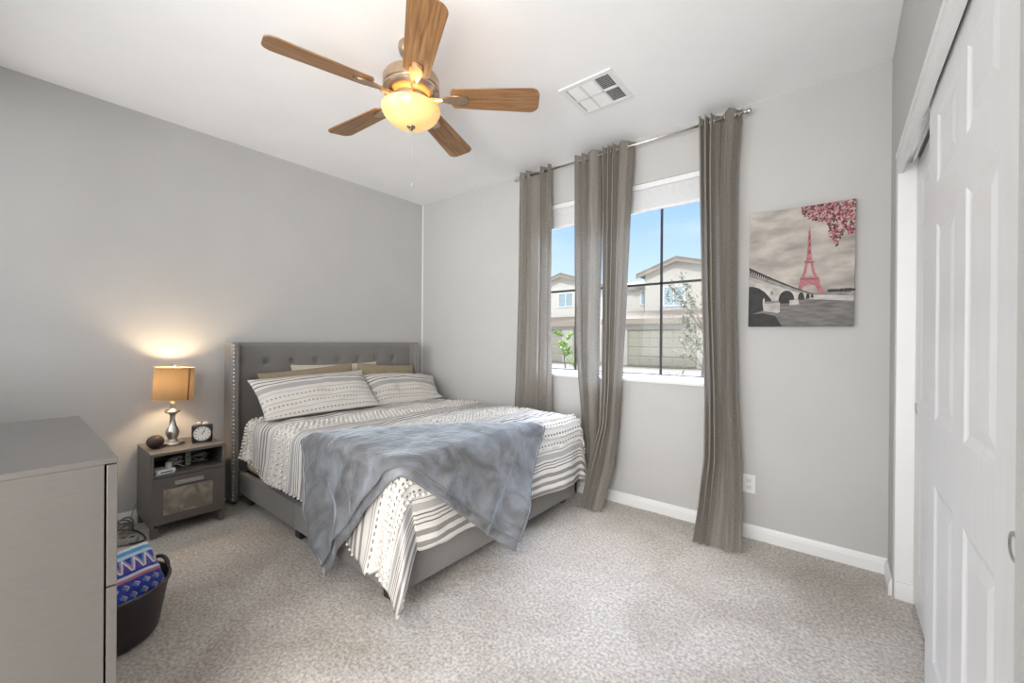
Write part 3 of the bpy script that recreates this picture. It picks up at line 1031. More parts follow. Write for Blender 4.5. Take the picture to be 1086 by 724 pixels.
# blossoms
for i in range(900):
    while True:
        u, v_ = .46 + .54 * rnd.random(), .62 + .38 * rnd.random()
        dens = 0
        if v_ > .90 - .35 * max(0, u - .55) and u > .50 + (1 - v_) * .4: dens = .9
        if u > .77 and v_ > .64 + abs(u - .84) * 1.6: dens = 1.0
        if u > .93 and v_ > .72: dens = .8
        if rnd.random() < dens: break
    r_ = .004 + .010 * rnd.random()
    a0 = rnd.random() * 6
    poly(rnd.choice(['rose', 'rose', 'wine', 'wine', 'wine', 'blush', 'pink', 'dark']), [(min(1, u + r_ * math.cos(a0 + q) * (.7 + .5 * rnd.random())), min(1, v_ + r_ * .8 * math.sin(a0 + q))) for q in np.linspace(0, 2 * PI, 7)[:-1]])
me = bpy.data.meshes.new('print')
pb.to_mesh(me); pb.free()
link_mesh('print', me, [pm[q] for q in pk], pic)

# ================================================================== WALL OUTLET
out = thing('wall_outlet', 'white duplex power outlet low on the wall right of the curtain', 'outlet', (-0.437, YW, 0.34))
MB().box(-0.036, 0.036, -0.006, 0.0, -0.058, 0.058, 0.003, 3).build('cover_plate', M_WHITE, out)
for zc in (0.021, -0.021):
    so = MB().box(-0.017, 0.017, -0.0085, -0.005, zc - 0.014, zc + 0.014, 0.003).build('socket', mat('socket_white', (0.74, 0.74, 0.73), 0.4), out)
    sl = MB()
    sl.box(-0.0075, -0.0055, -0.0092, -0.008, zc - 0.004, zc + 0.006)
    sl.box(0.0055, 0.0075, -0.0092, -0.008, zc - 0.004, zc + 0.005)
    sl.box(-0.002, 0.002, -0.0092, -0.008, zc - 0.011, zc - 0.007)
    sl.build('slots', M_BLACK, so)

# ================================================================== BED
HBX = XL + 0.02
bed = thing('bed', 'grey upholstered wingback bed with nailhead trim and tufted headboard', 'bed', (-2.55, 1.90, 0))
def bl_(x, y, z): return (x + 2.55, y - 1.90, z)
def bbox(mb, x0, x1, y0, y1, z0, z1, bev=0.0, seg=3): return mb.box(x0 + 2.55, x1 + 2.55, y0 - 1.90, y1 - 1.90, z0, z1, bev, seg)
HT = 1.203
WY0, WY1 = 1.052, 2.752
# headboard panel with dimpled front
btn = [(1.125 + 0.197 * i, 1.045) for i in range(0, 9)] + [(1.2235 + 0.197 * i, 0.905) for i in range(0, 8)] + [(1.125 + 0.197 * i, 0.765) for i in range(0, 9)]
btn = [(y, z) for y, z in btn if 1.12 < y < 2.69]
ny, nzv = 150, 90
ys = np.linspace(WY0 + 0.045, WY1 - 0.045, ny); zs = np.linspace(0.06, HT, nzv)
YY, ZZ = np.meshgrid(ys, zs, indexing='ij')
XX = np.full_like(YY, -3.555)
edge = np.minimum(HT - ZZ, 0.05) / 0.05
XX -= 0.03 * (1 - np.sqrt(np.clip(1 - (1 - edge) ** 2, 0, 1)))
for y_, z_ in btn:
    d2_ = (YY - y_) ** 2 + (ZZ - z_) ** 2
    XX -= 0.020 * np.exp(-d2_ / (2 * 0.016 ** 2)) + 0.008 * np.exp(-d2_ / (2 * 0.05 ** 2))
P = np.stack([XX + 2.55, YY - 1.90, ZZ], -1)
# wrap top and back into a solid
back = P.copy(); back[:, :, 0] = HBX + 0.006 + 2.55
hbP = np.concatenate([P, back[:, ::-1]], 1)
o = grid_mesh('headboard', hbP, np.stack([hbP[..., 1], hbP[..., 2]], -1), M_UPH, bed)
for y_, z_ in btn:
    MB().ball(bl_(-3.569, y_, z_), 0.011, 2, (0.6, 1, 1)).build('tuft_button', M_UPH, bed, True)
for (ya, yb_) in ((WY0, WY0 + 0.05), (WY1 - 0.05, WY1)):
    mb = MB(); bbox(mb, HBX, -3.462, ya, yb_, 0.025, HT, 0.014, 4)
    mb.build('headboard_wing', M_UPH, bed, True)
    yn = (ya + yb_) / 2 - (0.012 if ya < 2 else -0.012)
    for q in range(40):
        zn = 0.05 + q * 0.0290
        MB().ball(bl_(-3.461, yn, zn), 0.0075, 2, (0.6, 1, 1)).build('nailhead', M_CHROME, bed, True)
FY0, FY1, FX = 1.112, 2.735, -1.545
for nm, args in (('side_rail', (-3.56, FX, FY0, FY0 + 0.04, 0.078, 0.232)), ('side_rail', (-3.56, FX, FY1 - 0.04, FY1, 0.078, 0.232)), ('foot_rail', (FX - 0.04, FX, FY0, FY1, 0.078, 0.232))):
    mb = MB()
    if nm == 'side_rail':
        x0, x1 = args[0], args[1]
        for (q0, q1) in ((x0, -2.585), (-2.583, x1)):
            bbox(mb, q0, q1, *args[2:], 0.006, 3)
    else:
        bbox(mb, *args, 0.008, 3)
    mb.build(nm, M_UPH, bed, True)
mb = MB(); bbox(mb, -3.55, FX - 0.041, FY0 + 0.041, FY1 - 0.041, 0.185, 0.215)
mb.build('slat_deck', mat('deck_fabric', (0.04, 0.04, 0.04), 0.9), bed)
for x_ in (-1.66, -2.60, -3.40):
    for y_ in (FY0 + 0.06, FY1 - 0.06):
        mb = MB(); bbox(mb, x_ - 0.035, x_ + 0.035, y_ - 0.028, y_ + 0.028, 0.004, 0.185, 0.004, 2)
        mb.build('leg', M_BLACK, bed)

mt_ = MB().box(-0.955, 0.955, -0.765, 0.765, 0, 0.385, 0.05, 4).build('mattress', mat('mattress_ticking', (0.60, 0.58, 0.56), 0.9, var=0.05, scale=60, bump=0.4, bscale=90), None, True, (-2.57, 1.925, 0.216))
tag(mt_, 'pale mattress in the grey bed, mostly covered by the striped duvet', 'mattress')

# ---- cloth over the bed
DXF, DYL, DYR, DZT, DR = -1.505, 1.085, 2.755, 0.665, 0.075


def drop(d, flare):
    """d: flat distance past the start of the rounded edge -> (horizontal, down)"""
    if d <= 0:
        return d, 0.0
    la = DR * PI / 2
    if d < la:
        return DR * math.sin(d / DR), DR * (1 - math.cos(d / DR))
    e_ = d - la
    return DR + flare * e_, DR + e_ * math.sqrt(1 - flare * flare)


LA = DR * PI / 2


def bedmap(fx, fy, off=0.0, wr=1.0):
    """flat cloth coordinates (metres, equal to x,y on the top of the bed) -> point on the draped surface"""
    dx = fx - (DXF - DR)
    dl = (DYL + DR) - fy
    dr = fy - (DYR - DR)
    lo = 0.010 * fbm(fx * 2.2 + 3, fy * 2.2, 1.0, 3) * wr
    zt = DZT + lo * 1.6 + off
    # belly between the pillows and the foot
    zt += 0.018 * math.exp(-((fx + 2.0) / 0.45) ** 2) * math.exp(-((fy - 1.9) / 0.75) ** 2)
    if dx > 0 and dl > 0:      # corner: a hanging cone fold
        r_ = math.hypot(dx, dl)
        th = math.atan2(dx, dl)          # 0 = left side, pi/2 = foot side
        hz, dn = drop(r_, 0.0)
        k_ = max(0.0, r_ - LA)
        cx_, cy_ = DXF - DR, DYL + DR
        # rounded corner
        px_, py_ = cx_ + hz * math.sin(th), cy_ - hz * math.cos(th)
        bulge = 0.30 * math.sin(2 * th) * k_
        lat = math.cos(2 * th)
        px_ += bulge * 0.75 - 0.24 * max(lat, 0) * k_ * 0.7
        py_ -= bulge * 0.42 - 0.20 * max(-lat, 0) * k_ * 0.6
        fold = 0.03 * math.sin(th * 8 + 0.5) * min(1, k_ / 0.3) * wr
        px_ += fold * 0.7; py_ -= fold * 0.7
        px_ += off * math.sin(th) * 1.0; py_ -= off * math.cos(th)
        return Vector((px_, py_, max(zt - dn * 0.985, 0.012 + 0.01 * math.sin(th * 3))))
    if dx > 0:
        dd = dx
        if dr > 0:
            r_ = math.hypot(dx, dr); th = math.atan2(dx, dr)
            hz, dn = drop(r_, 0.03)
            k_ = max(0.0, r_ - LA)
            bulge = 0.16 * math.sin(2 * th) * k_
            px_ = DXF - DR + hz * math.sin(th) + bulge * .7
            py_ = DYR - DR + hz * math.cos(th) + bulge * .6
            return Vector((px_ + off * math.sin(th), py_ + off * math.cos(th), max(zt - dn, 0.06)))
        hz, dn = drop(dx, 0.05)
        k_ = max(0.0, dx - LA)
        gl = math.exp(-((fy - (DYL + DR)) / 0.28)) if fy >= DYL + DR else 1
        wv = wr * k_ * (0.055 * math.sin(fy * 10.5 + 1.0 + 1.6 * fbm(fy * 1.5, 2, 3, 2)) + 0.05 * fbm(fy * 5, k_ * 2, 7, 2))
        return Vector((DXF - DR + hz + off + wv, fy + 0.12 * gl * k_, zt - dn))
    if dl > 0:
        hz, dn = drop(dl, 0.07)
        k_ = max(0.0, dl - LA)
        gl = math.exp(((fx - (DXF - DR)) / 0.28))
        wv = wr * k_ * (0.06 * math.sin(fx * 11 + 0.4 + 1.6 * fbm(fx * 1.5, 5, 3, 2)) + 0.06 * fbm(fx * 5, k_ * 2, 11, 2))
        return Vector((fx - 0.168 * gl * k_, DYL + DR - hz - off - wv, zt - dn))
    if dr > 0:
        hz, dn = drop(dr, 0.03)
        k_ = max(0.0, dr - LA)
        wv = k_ * 0.05 * math.sin(fx * 9)
        return Vector((fx, DYR - DR + hz + off + wv, zt - dn))
    return Vector((fx, fy, zt))


hx0 = -3.30


def duvet_flat(u, v_):
    """u: 0 head .. 1 foot hem ; v: 0 left hem .. 1 right hem (flat cloth)"""
    x0 = hx0 + 0.05 * math.sin(v_ * 7)
    foot = -1.505 + np.interp(v_, [0, .1, .2, .35, .6, .85, 1], [.36, .40, .40, .42, .44, .45, .42]) - 0.033
    x = x0 + (foot - x0) * u
    left = 1.085 - np.interp(x, [-3.3, -2.9, -2.4, -2.1, -1.6, -1.1], [.275, .33, .36, .40, .50, .50]) + 0.03
    right = 2.755 + 0.33
    y = left + (right - left) * v_
    return x, y


nu, nv = 128, 150
P = np.zeros((nu, nv, 3)); UV = np.zeros((nu, nv, 2))
BC = Vector((-2.40, 1.92, 0.665))
for i in range(nu):
    for j in range(nv):
        u, v_ = i / (nu - 1), j / (nv - 1)
        x, y = duvet_flat(u, v_)
        p = bedmap(x, y)
        # quilting puff and fine creases
        n_ = 0.006 * fbm(x * 6, y * 6, 2.0, 4) + 0.004 * fbm(x * 16, y * 5, 4.0, 3)
        if x < -1.6 and y > 1.2 and y < 2.7:
            p.z += n_ + 0.012 * max(0, fbm(x * 4 + 8, y * 1.6, 6, 3))
        else:
            p.x += n_ * 1.2; p.y -= n_ * 1.2
        P[i, j] = p - BC
        UV[i, j] = (-1.09 - x, y)
duv = grid_mesh('duvet', P, UV, M_DUVET, thick=0.018, loc=BC)
tag(duv, 'cream duvet with grey stripes and tufted rows spread over the bed', 'duvet')
# tufts in rows
tf = MB()
M_TUFT = mat('cotton_tufts', (0.74, 0.71, 0.66), 1.0, var=0.08, scale=60)
def uvx(x): return (-1.09 - x) % 0.60
tb = bmesh.new(); bmesh.ops.create_icosphere(tb, subdivisions=1, radius=1)
tv = np.array([v.co[:] for v in tb.verts]); tfaces = [[v.index for v in fc.verts] for fc in tb.faces]; tb.free()
TV, TF = [], []


def add_tuft(p, r):
    k0 = len(TV)
    jit = 1 + 0.35 * (np.array([[rnd.random()] for _ in range(len(tv))]) - .5)
    for q in (tv * jit * r):
        TV.append((p[0] + q[0], p[1] + q[1], p[2] + q[2]))
    for ff in tfaces:
        TF.append([k0 + q for q in ff])


rows_x = []
xq = -3.25
while xq < -1.12:
    for d_ in DV_ROWS:
        pass
    if any(abs(uvx(xq) - (d_ - 0.024)) < 0.0026 for d_ in DV_ROWS):
        rows_x.append(xq); xq += 0.02
    xq += 0.005
for x in rows_x:
    y = 0.60
    while y < 3.05:
        left = 1.085 - np.interp(x, [-3.3, -2.9, -2.4, -2.1, -1.6, -1.1], [.275, .33, .36, .40, .50, .50]) + 0.03
        if left < y < 2.95 and (x < -1.13):
            p = bedmap(x + 0.003 * rnd.random(), y, 0.006)
            add_tuft(p - BC, 0.0085 + 0.003 * rnd.random())
        y += 0.034
# fringe of tufts on the head-side hem at the left
for q in range(16):
    v_ = q / 15 * 0.16
    x, y = duvet_flat(0.0, v_)
    add_tuft(bedmap(x, y, 0.004) - BC, 0.011)
for q in range(40):
    u = q / 39 * 0.72
    x, y = duvet_flat(u, 0.0)
    add_tuft(bedmap(x, y, 0.004) - BC, 0.008)
me = bpy.data.meshes.new('tufts'); me.from_pydata(TV, [], TF)
tf = link_mesh('tufts', me, M_TUFT, duv, True)
tf['kind'] = 'stuff'
tf['label'] = 'white cotton tufts'

# ---- throw folded in two, laid over the foot corner
TA, TB_, TFt, TL = (-2.36, 1.075), (-1.50, 2.19), (-0.945, 1.80), (-2.00, 0.50)


def quad(s_, t_, ext=0.0):
    """s along the fold A->B, t from fold to free edge"""
    ax = TA[0] + (TB_[0] - TA[0]) * s_; ay = TA[1] + (TB_[1] - TA[1]) * s_
    ex = TL[0] + (TFt[0] - TL[0]) * s_; ey = TL[1] + (TFt[1] - TL[1]) * s_
    t2 = t_ * (1 + ext)
    bow = 0.03 * math.sin(PI * s_)
    return ax + (ex - ax) * t2 - bow * t_ * .2, ay + (ey - ay) * t2 + bow * t_ * .3


ns, ntt = 110, 64
P = np.zeros((ns, 2 * ntt, 3)); UV = np.zeros((ns, 2 * ntt, 2))
TC = Vector((-1.75, 1.45, 0.69))
for i in range(ns):
    for j in range(2 * ntt):
        s_ = i / (ns - 1)
        if j < ntt:
            t_ = 1 - j / (ntt - 1); off = 0.036; ext = 0.0
        else:
            t_ = (j - ntt) / (ntt - 1); off = 0.022; ext = 0.055
        x, y = quad(s_, t_, ext)
        p = bedmap(x, y, off)
        hang = max(0.0, min(1.0, (0.60 - p.z) / 0.35))
        wv = 0.010 * fbm(s_ * 9, t_ * 2.0, 3.3, 3) + 0.007 * fbm(s_ * 22, t_ * 4, 8.1, 2)
        if p.z > 0.62:
            p.z += 1.1 * max(0, wv)
        else:
            fd = 0.034 * hang ** 0.7 * (0.5 + 0.5 * math.sin(s_ * 36 + 3.0 * t_ + 2.2 * fbm(s_ * 3, t_, 5.5, 2))) ** 1.6
            if y < 1.09: p.y -= max(-0.003, wv) * 1.6 + 0.010 * hang + fd
            if x > -1.56: p.x += max(-0.003, wv) * 1.6 + 0.010 * hang + fd
        P[i, j] = p - TC
        UV[i, j] = (s_ * 1.4, (t_ if j < ntt else -t_) * .7)
thr = grid_mesh('throw_blanket', P, UV, M_THROW, thick=0.005, loc=TC)
tag(thr, 'blue grey velvety throw folded over the foot corner of the bed', 'blanket')
hem = MB()
line = [Vector(P[i, 0]) for i in range(ns)]
side0 = [Vector(P[0, j]) for j in range(ntt)]
side1 = [Vector(P[-1, j]) for j in range(ntt)]
for ln in (line, side0, side1, [Vector(P[i, -1]) for i in range(ns)]):
    hem.tube(ln, 0.0040, 6)
hem.build('hem', mat('throw_hem', (0.15, 0.155, 0.165), 0.8, sheen=0.3), thr, True)


# ---- pillows
def pillow(name, w, h, th, mt, M, label, cat='pillow', group=None, sag=0.0, seed=0.0, rest=0.607):
    n_, m2 = 44, 30
    P = np.zeros((n_, 2 * m2 - 1, 3)); UV = np.zeros((n_, 2 * m2 - 1, 2))
    for i in range(n_):
        for j in range(2 * m2 - 1):
            u = -1 + 2 * i / (n_ - 1)
            front = j < m2
            v_ = -1 + 2 * j / (m2 - 1) if front else 1 - 2 * (j - m2 + 1) / (m2 - 1)
            uu = math.copysign(1 - (1 - abs(u)) ** 1.25, u)
            vv = math.copysign(1 - (1 - abs(v_)) ** 1.25, v_)
            prof = max(0.0, (1 - abs(uu) ** 2.6)) ** 0.55 * max(0.0, (1 - abs(vv) ** 2.6)) ** 0.55
            pin = 0.06
            x = uu * w / 2 * (1 - pin * (1 - vv * vv) * abs(uu) ** 2)
            y = vv * h / 2 * (1 - pin * (1 - uu * uu) * abs(vv) ** 2)
            z = (1 if front else -1) * (0.003 + th / 2 * prof)
            z += 0.012 * fbm(uu * 2.5 + seed, vv * 2.5, seed, 3) * (0.3 + prof) - sag * (1 - vv) * .5 * th
            y -= sag * 0.12 * h * (abs(uu) ** 2) * (1 if vv > 0 else 0.2) * 1.0
            P[i, j] = (x, y, z)
            UV[i, j] = (h / 2 - vv * h / 2, uu * w / 2)
    # the underside flattens on what it rests on
    Mi = M.inverted()
    for i in range(n_):
        for j in range(2 * m2 - 1):
            q = M @ Vector(P[i, j])
            if q.z < rest + 0.03:
                q.z = rest + max(0.0, 0.03 + (q.z - rest - 0.03) * 0.25) if q.z > rest - 0.09 else rest
                P[i, j] = Mi @ q
    o = grid_mesh(name, P, UV, mt)
    o.matrix_world = M
    return tag(o, label, cat, group)


def lean(x, y, z, tilt, roll=0.0, turn=0.0):
    """pillow plane: width along Y, height up, front towards +X, leaning back by tilt degrees"""
    B = Matrix(((0, 0, 1, 0), (1, 0, 0, 0), (0, 1, 0, 0), (0, 0, 0, 1)))
    return Matrix.Translation((x, y, z)) @ RZ(turn) @ Matrix.Rotation(math.radians(-tilt), 4, 'Y') @ Matrix.Rotation(math.radians(roll), 4, 'X') @ B


M_TAN = mat('olive_tan_cotton', (0.30, 0.245, 0.165), 0.9, var=0.06, scale=30, bump=0.3, bscale=200)
M_CREAM = mat('cream_cotton', (0.62, 0.55, 0.45), 0.9, var=0.04, scale=30, bump=0.3, bscale=200)
pillow('pillow', 0.80, 0.42, 0.07, M_CREAM, lean(-3.508, 1.885, 0.808, 4), 'cream pillow standing against the headboard behind the olive tan pillows', seed=1)
pillow('pillow', 0.78, 0.42, 0.10, M_TAN, lean(-3.392, 1.610, 0.792, 15, 4), 'olive tan pillow behind the left striped sham', seed=3)
pillow('pillow', 0.62, 0.42, 0.10, M_TAN, lean(-3.392, 2.335, 0.792, 15, -4), 'olive tan pillow behind the right striped sham', seed=4)
pillow('pillow_sham', 0.90, 0.44, 0.17, M_SHAM, lean(-3.145, 1.55, 0.790, 45, 2.6, -2), 'striped cream pillow sham on the left, nearest the nightstand', 'pillow', 'striped pillow shams', seed=5, rest=0.668)
pillow('pillow_sham', 0.80, 0.43, 0.16, M_SHAM, lean(-3.155, 2.385, 0.765, 48, -6, 4), 'striped cream pillow sham on the right, nearest the window', 'pillow', 'striped pillow shams', sag=0.6, seed=6, rest=0.668)

# ================================================================== NIGHTSTAND AND WHAT STANDS ON IT
NX0, NX1, NY0, NY1, NT = XL + 0.018, -3.25, 0.565, 0.952, 0.522
ns_ = thing('nightstand', 'dark taupe nightstand with open shelf and frosted drawer left of the bed', 'nightstand', ((NX0 + NX1) / 2, (NY0 + NY1) / 2, 0))
cx_, cy_ = (NX0 + NX1) / 2, (NY0 + NY1) / 2
def nb(x0, x1, y0, y1, z0, z1, bev=0.002): return MB().box(x0 - cx_, x1 - cx_, y0 - cy_, y1 - cy_, z0, z1, bev)
nb(NX0, NX1, NY0, NY1, NT - 0.018, NT).build('top', M_FURN2, ns_)
for y0, y1 in ((NY0, NY0 + 0.017), (NY1 - 0.017, NY1)):
    nb(NX0, NX1 - 0.002, y0, y1, 0.065, NT - 0.018).build('side_panel', M_FURN2, ns_)
nb(NX0, NX0 + 0.008, NY0 + 0.017, NY1 - 0.017, 0.08, NT - 0.018).build('back_panel', M_FURN2, ns_)
nb(NX0 + 0.008, NX1 - 0.004, NY0 + 0.017, NY1 - 0.017, 0.368, 0.384).build('shelf', M_FURN2, ns_)
nb(NX0 + 0.008, NX1 - 0.03, NY0 + 0.017, NY1 - 0.017, 0.07, 0.085).build('bottom_panel', M_FURN2, ns_)
for x_ in (NX0 + 0.02, NX1 - 0.022):
    for y_ in (NY0 + 0.018, NY1 - 0.018):
        nb(x_ - 0.018, x_ + 0.018, y_ - 0.016, y_ + 0.016, 0.004, 0.066, 0.003).build('leg', M_FURN2, ns_)
dz0, dz1 = 0.080, 0.364
gy0, gy1, gz0, gz1 = NY0 + 0.062, NY1 - 0.070, 0.132, 0.292
dr_ = nb(NX1 - 0.018, NX1, NY0 + 0.003, gy0, dz0, dz1, 0.001)
for q in ((gy1, NY1 - 0.003, dz0, dz1), (gy0, gy1, dz0, gz0), (gy0, gy1, gz1, dz1)):
    dr_.box(NX1 - 0.018 - cx_, NX1 - cx_, q[0] - cy_, q[1] - cy_, q[2], q[3], 0.001)
drw = dr_.build('drawer', M_FURN2, ns_)


def frosted():
    mt, t, p = nodes('frosted_drawer_glass')
    n = t.nodes.new('ShaderNodeTexNoise'); n.inputs['Scale'].default_value = 7.5; n.inputs['Distortion'].default_value = 1.5
    tcn = t.nodes.new('ShaderNodeTexCoord'); t.links.new(tcn.outputs['Object'], n.inputs['Vector'])
    r = t.nodes.new('ShaderNodeValToRGB')
    r.color_ramp.elements[0].position = 0.38; r.color_ramp.elements[0].color = (0.22, 0.195, 0.165, 1)
    r.color_ramp.elements[1].position = 0.62; r.color_ramp.elements[1].color = (0.44, 0.38, 0.30, 1)
    t.links.new(n.outputs['Fac'], r.inputs[0]); t.links.new(r.outputs[0], p.inputs['Base Color'])
    p.inputs['Roughness'].default_value = 0.25
    return mt


g_ = nb(NX1 - 0.012, NX1 - 0.004, gy0, gy1, gz0, gz1, 0.0).build('frosted_panel', frosted(), drw)
h_ = nb(NX1, NX1 + 0.020, NY0 + 0.115, NY0 + 0.263, 0.312, 0.334, 0.003).build('handle', mat('taupe_handle', (0.34, 0.31, 0.29), 0.35), drw)

# table lamp
LPX, LPY = -3.475, 0.715
lamp = thing('table_lamp', 'brushed nickel table lamp with brown drum shade, lit, on the nightstand', 'lamp', (LPX, LPY, NT))
MB().lathe([(0, 0.0), (0.062, 0.0), (0.064, 0.006), (0.062, 0.016), (0.055, 0.020), (0.036, 0.024), (0.026, 0.030), (0.024, 0.040), (0.032, 0.056), (0.037, 0.074), (0.035, 0.092),
            (0.026, 0.112), (0.018, 0.135), (0.0145, 0.165), (0.014, 0.190), (0.018, 0.203), (0.036, 0.211), (0.042, 0.219), (0.036, 0.227), (0.018, 0.232),
            (0.014, 0.240), (0.0, 0.242)], 36).build('base', M_NICKEL, lamp, True)
MB().lathe([(0.011, 0.240), (0.013, 0.262), (0.013, 0.300), (0.0, 0.302)], 18).build('socket', M_NICKEL, lamp, True)
Ml = Matrix.Translation((0, 0, 0.30)) @ Matrix.Rotation(math.radians(-3.0), 4, 'X')
n_, m2 = 64, 14
P = np.zeros((m2, n_, 3)); UV = np.zeros((m2, n_, 2))
for i in range(m2):
    for j in range(n_):
        t_ = i / (m2 - 1)
        r_ = 0.107 - 0.003 * t_
        q = Ml @ Vector((r_ * math.cos(2 * PI * j / n_), r_ * math.sin(2 * PI * j / n_), 0.0 + 0.212 * t_))
        P[i, j] = q; UV[i, j] = (j / n_ * 2, t_ * .6)
grid_mesh('lamp_shade', P, UV, M_LAMPCLOTH, lamp, close_u=True)
tm = MB()
for zz_ in (0.0, 0.212):
    tm.tube([Ml @ Vector((0.1065 * math.cos(q), 0.1065 * math.sin(q), zz_)) for q in np.linspace(0, 2 * PI, 48, endpoint=False)], 0.003, 6, closed=True)
tm.build('shade_trim', mat('shade_trim', (0.50, 0.36, 0.2), 0.7), lamp, True)
sm = MB()
q0 = math.radians(34)
for k_ in range(1):
    pts = [Ml @ Vector((0.1085 * math.cos(q0), 0.1085 * math.sin(q0), 0.212 * i / 8)) for i in range(9)]
    sm.tube(pts, 0.004, 6)
sm.build('seam', mat('shade_seam', (0.07, 0.05, 0.035), 0.8), lamp, True)
hp = MB()
hp.tube([Ml @ Vector((0, 0, 0.0)), Ml @ Vector((0, 0, 0.218))], 0.003, 6)
for k_ in range(3):
    aa = k_ * 2 * PI / 3
    hp.tube([Ml @ Vector((0, 0, 0.205)), Ml @ Vector((0.105 * math.cos(aa), 0.105 * math.sin(aa), 0.208))], 0.0018, 6)
hp.ball(Ml @ Vector((0, 0, 0.225)), 0.010, 2, (1, 1, 1.1))
hp.build('finial', M_NICKEL, lamp, True)
light('lamp_bulb', 'POINT', (LPX, LPY, NT + 0.43), LAMP_W, (1.0, 0.76, 0.48), shadow_soft_size=0.03)
bm_ = mat('lit_bulb', (1, .9, .7), 0.4, emit=(1.0, 0.78, 0.5), estr=2.0)
MB().ball((0, 0.0, 0.345), 0.022, 3, (1, 1, 1.3)).build('bulb', bm_, lamp, True)

# alarm clock
ck = thing('alarm_clock', 'black square alarm clock with white dial on the nightstand', 'clock', (-3.40, 0.860, NT), math.radians(-16))
MB().box(-0.022, 0.022, -0.058, 0.058, 0.004, 0.118, 0.010, 4).build('case', M_BLACK, ck, True)
MX = Matrix.Translation((0.0225, 0, 0.061)) @ Matrix.Rotation(PI / 2, 4, 'Y')
MB().lathe([(0.0, 0.0015), (0.046, 0.0015), (0.048, 0.0)], 40, MX).build('dial', mat('clock_dial', (0.80, 0.79, 0.75), 0.5, var=0.02), ck)
MB().lathe([(0.047, 0.0), (0.047, 0.003), (0.050, 0.003), (0.050, 0.0)], 40, MX).build('bezel', mat('clock_bezel', (0.25, 0.24, 0.23), 0.35, 0.6), ck, True)
hm = MB()
for k_ in range(12):
    aa = k_ * PI / 6
    Mh = Matrix.Translation((0.0242, 0, 0.061)) @ Matrix.Rotation(aa, 4, 'X')
    hm.box(0, 0.0004, -0.0016, 0.0016, 0.034, 0.043, M=Mh)
hm.build('hour_marks', M_BLACK, ck)
for aa, ln, wd in ((math.radians(-35), 0.024, 0.0022), (math.radians(-28), 0.036, 0.0014)):
    Mh = Matrix.Translation((0.0247, 0, 0.061)) @ Matrix.Rotation(aa, 4, 'X')
    MB().box(0, 0.0006, -wd, wd, -0.006, ln, M=Mh).build('clock_hand', M_BLACK, ck)
for y_ in (-0.020, 0.020):
    MB().ball((0, y_, 0.127), 0.015, 2, (0.8, 1, 0.85)).build('bell', mat('clock_bell', (0.78, 0.76, 0.74), 0.3, 0.5), ck, True)
for y_ in (-0.042, 0.042):
    MB().box(-0.016, 0.018, y_ - 0.008, y_ + 0.008, 0.0, 0.006, 0.002).build('foot', M_BLACK, ck)

# wooden egg
eg = MB().lathe([(0, 0.0), (0.018, 0.002), (0.034, 0.014), (0.043, 0.030), (0.046, 0.044), (0.043, 0.058), (0.034, 0.072), (0.020, 0.082), (0.0, 0.086)], 32)
o = eg.build('decorative_ball', mat('dark_brown_wood', (0.055, 0.033, 0.024), 0.5, var=0.3, scale=30, bump=0.3, bscale=120), None, True, (-3.42, 0.617, NT))
tag(o, 'dark brown rounded ball ornament left of the lamp on the nightstand', 'ornament')

# things on the open shelf
SZ = 0.384
rt_ = thing('router_box', 'small white device box on the nightstand shelf at the left', 'router', (-3.335, 0.640, SZ), math.radians(8))
MB().box(-0.055, 0.055, -0.048, 0.048, 0.0, 0.024, 0.005, 3).build('body', M_VINYL, rt_, True)
MB().box(0.0545, 0.0562, -0.03, 0.03, 0.008, 0.014, 0.0004).build('port_strip', M_BLACK, rt_)
ad = thing('power_adapter', 'small white plug adapter standing on the white device box', 'adapter', (-3.325, 0.665, SZ + 0.0245), math.radians(25))
MB().box(-0.014, 0.014, -0.012, 0.012, 0, 0.034, 0.004, 3).build('body', M_VINYL, ad, True)
MB().tube([(0, 0.012, 0.01), (0.01, 0.04, 0.012), (0.03, 0.07, -0.008), (0.028, 0.10, -0.02)], 0.0022, 6).build('lead', M_VINYL, ad, True)
mt_g = mat('green_tag_card', (0.20, 0.27, 0.19), 0.7)
tg = thing('paper_tag', 'green card tag standing among the cables on the nightstand shelf', 'tag', (-3.37, 0.775, SZ), math.radians(-6))
MB().box(-0.002, 0.002, -0.014, 0.014, 0.006, 0.100, 0.0008).build('card', mt_g, tg)
MB().box(0.002, 0.0024, -0.008, 0.008, 0.055, 0.066).build('printed_mark', mat('tag_mark', (0.09, 0.13, 0.09), 0.7), tg)
cabs = mat('white_cable', (0.62, 0.61, 0.58), 0.5)
cabg = mat('grey_cable', (0.28, 0.27, 0.25), 0.5)
for nm_, ctr, rad, turns, mm, lb, sd in (('cable', (-3.40, 0.715), 0.045, 3.2, cabs, 'white cable coiled beside the white device box on the shelf', 1),
                                        ('cable', (-3.385, 0.835), 0.060, 3.6, cabg, 'grey cable coiled at the right of the nightstand shelf', 2),
                                        ('cable', (-3.47, 0.77), 0.07, 2.6, cabg, 'grey cable heaped at the back of the nightstand shelf', 3)):
    q = random.Random(sd)
    pts = []
    for i in range(int(turns * 18)):
        aa = i / 18 * 2 * PI
        rr = rad * (0.72 + 0.28 * math.sin(aa * .37 + sd))
        pts.append((rr * math.cos(aa) * .8, rr * math.sin(aa), 0.006 + 0.038 * (i / (turns * 18)) + 0.016 * (1 + math.sin(aa * 1.3 + sd))))
    o = MB().tube(pts, 0.0026, 7).build(nm_, mm, None, True, (ctr[0], ctr[1], SZ))
    tag(o, lb, 'cable')
rm = MB().box(-0.011, 0.011, -0.048, 0.048, 0, 0.006, 0.0025, 3).build('charger_strip', mat('pale_grey_plastic', (0.46, 0.46, 0.47), 0.4), None, True, (-3.268, 0.635, SZ))
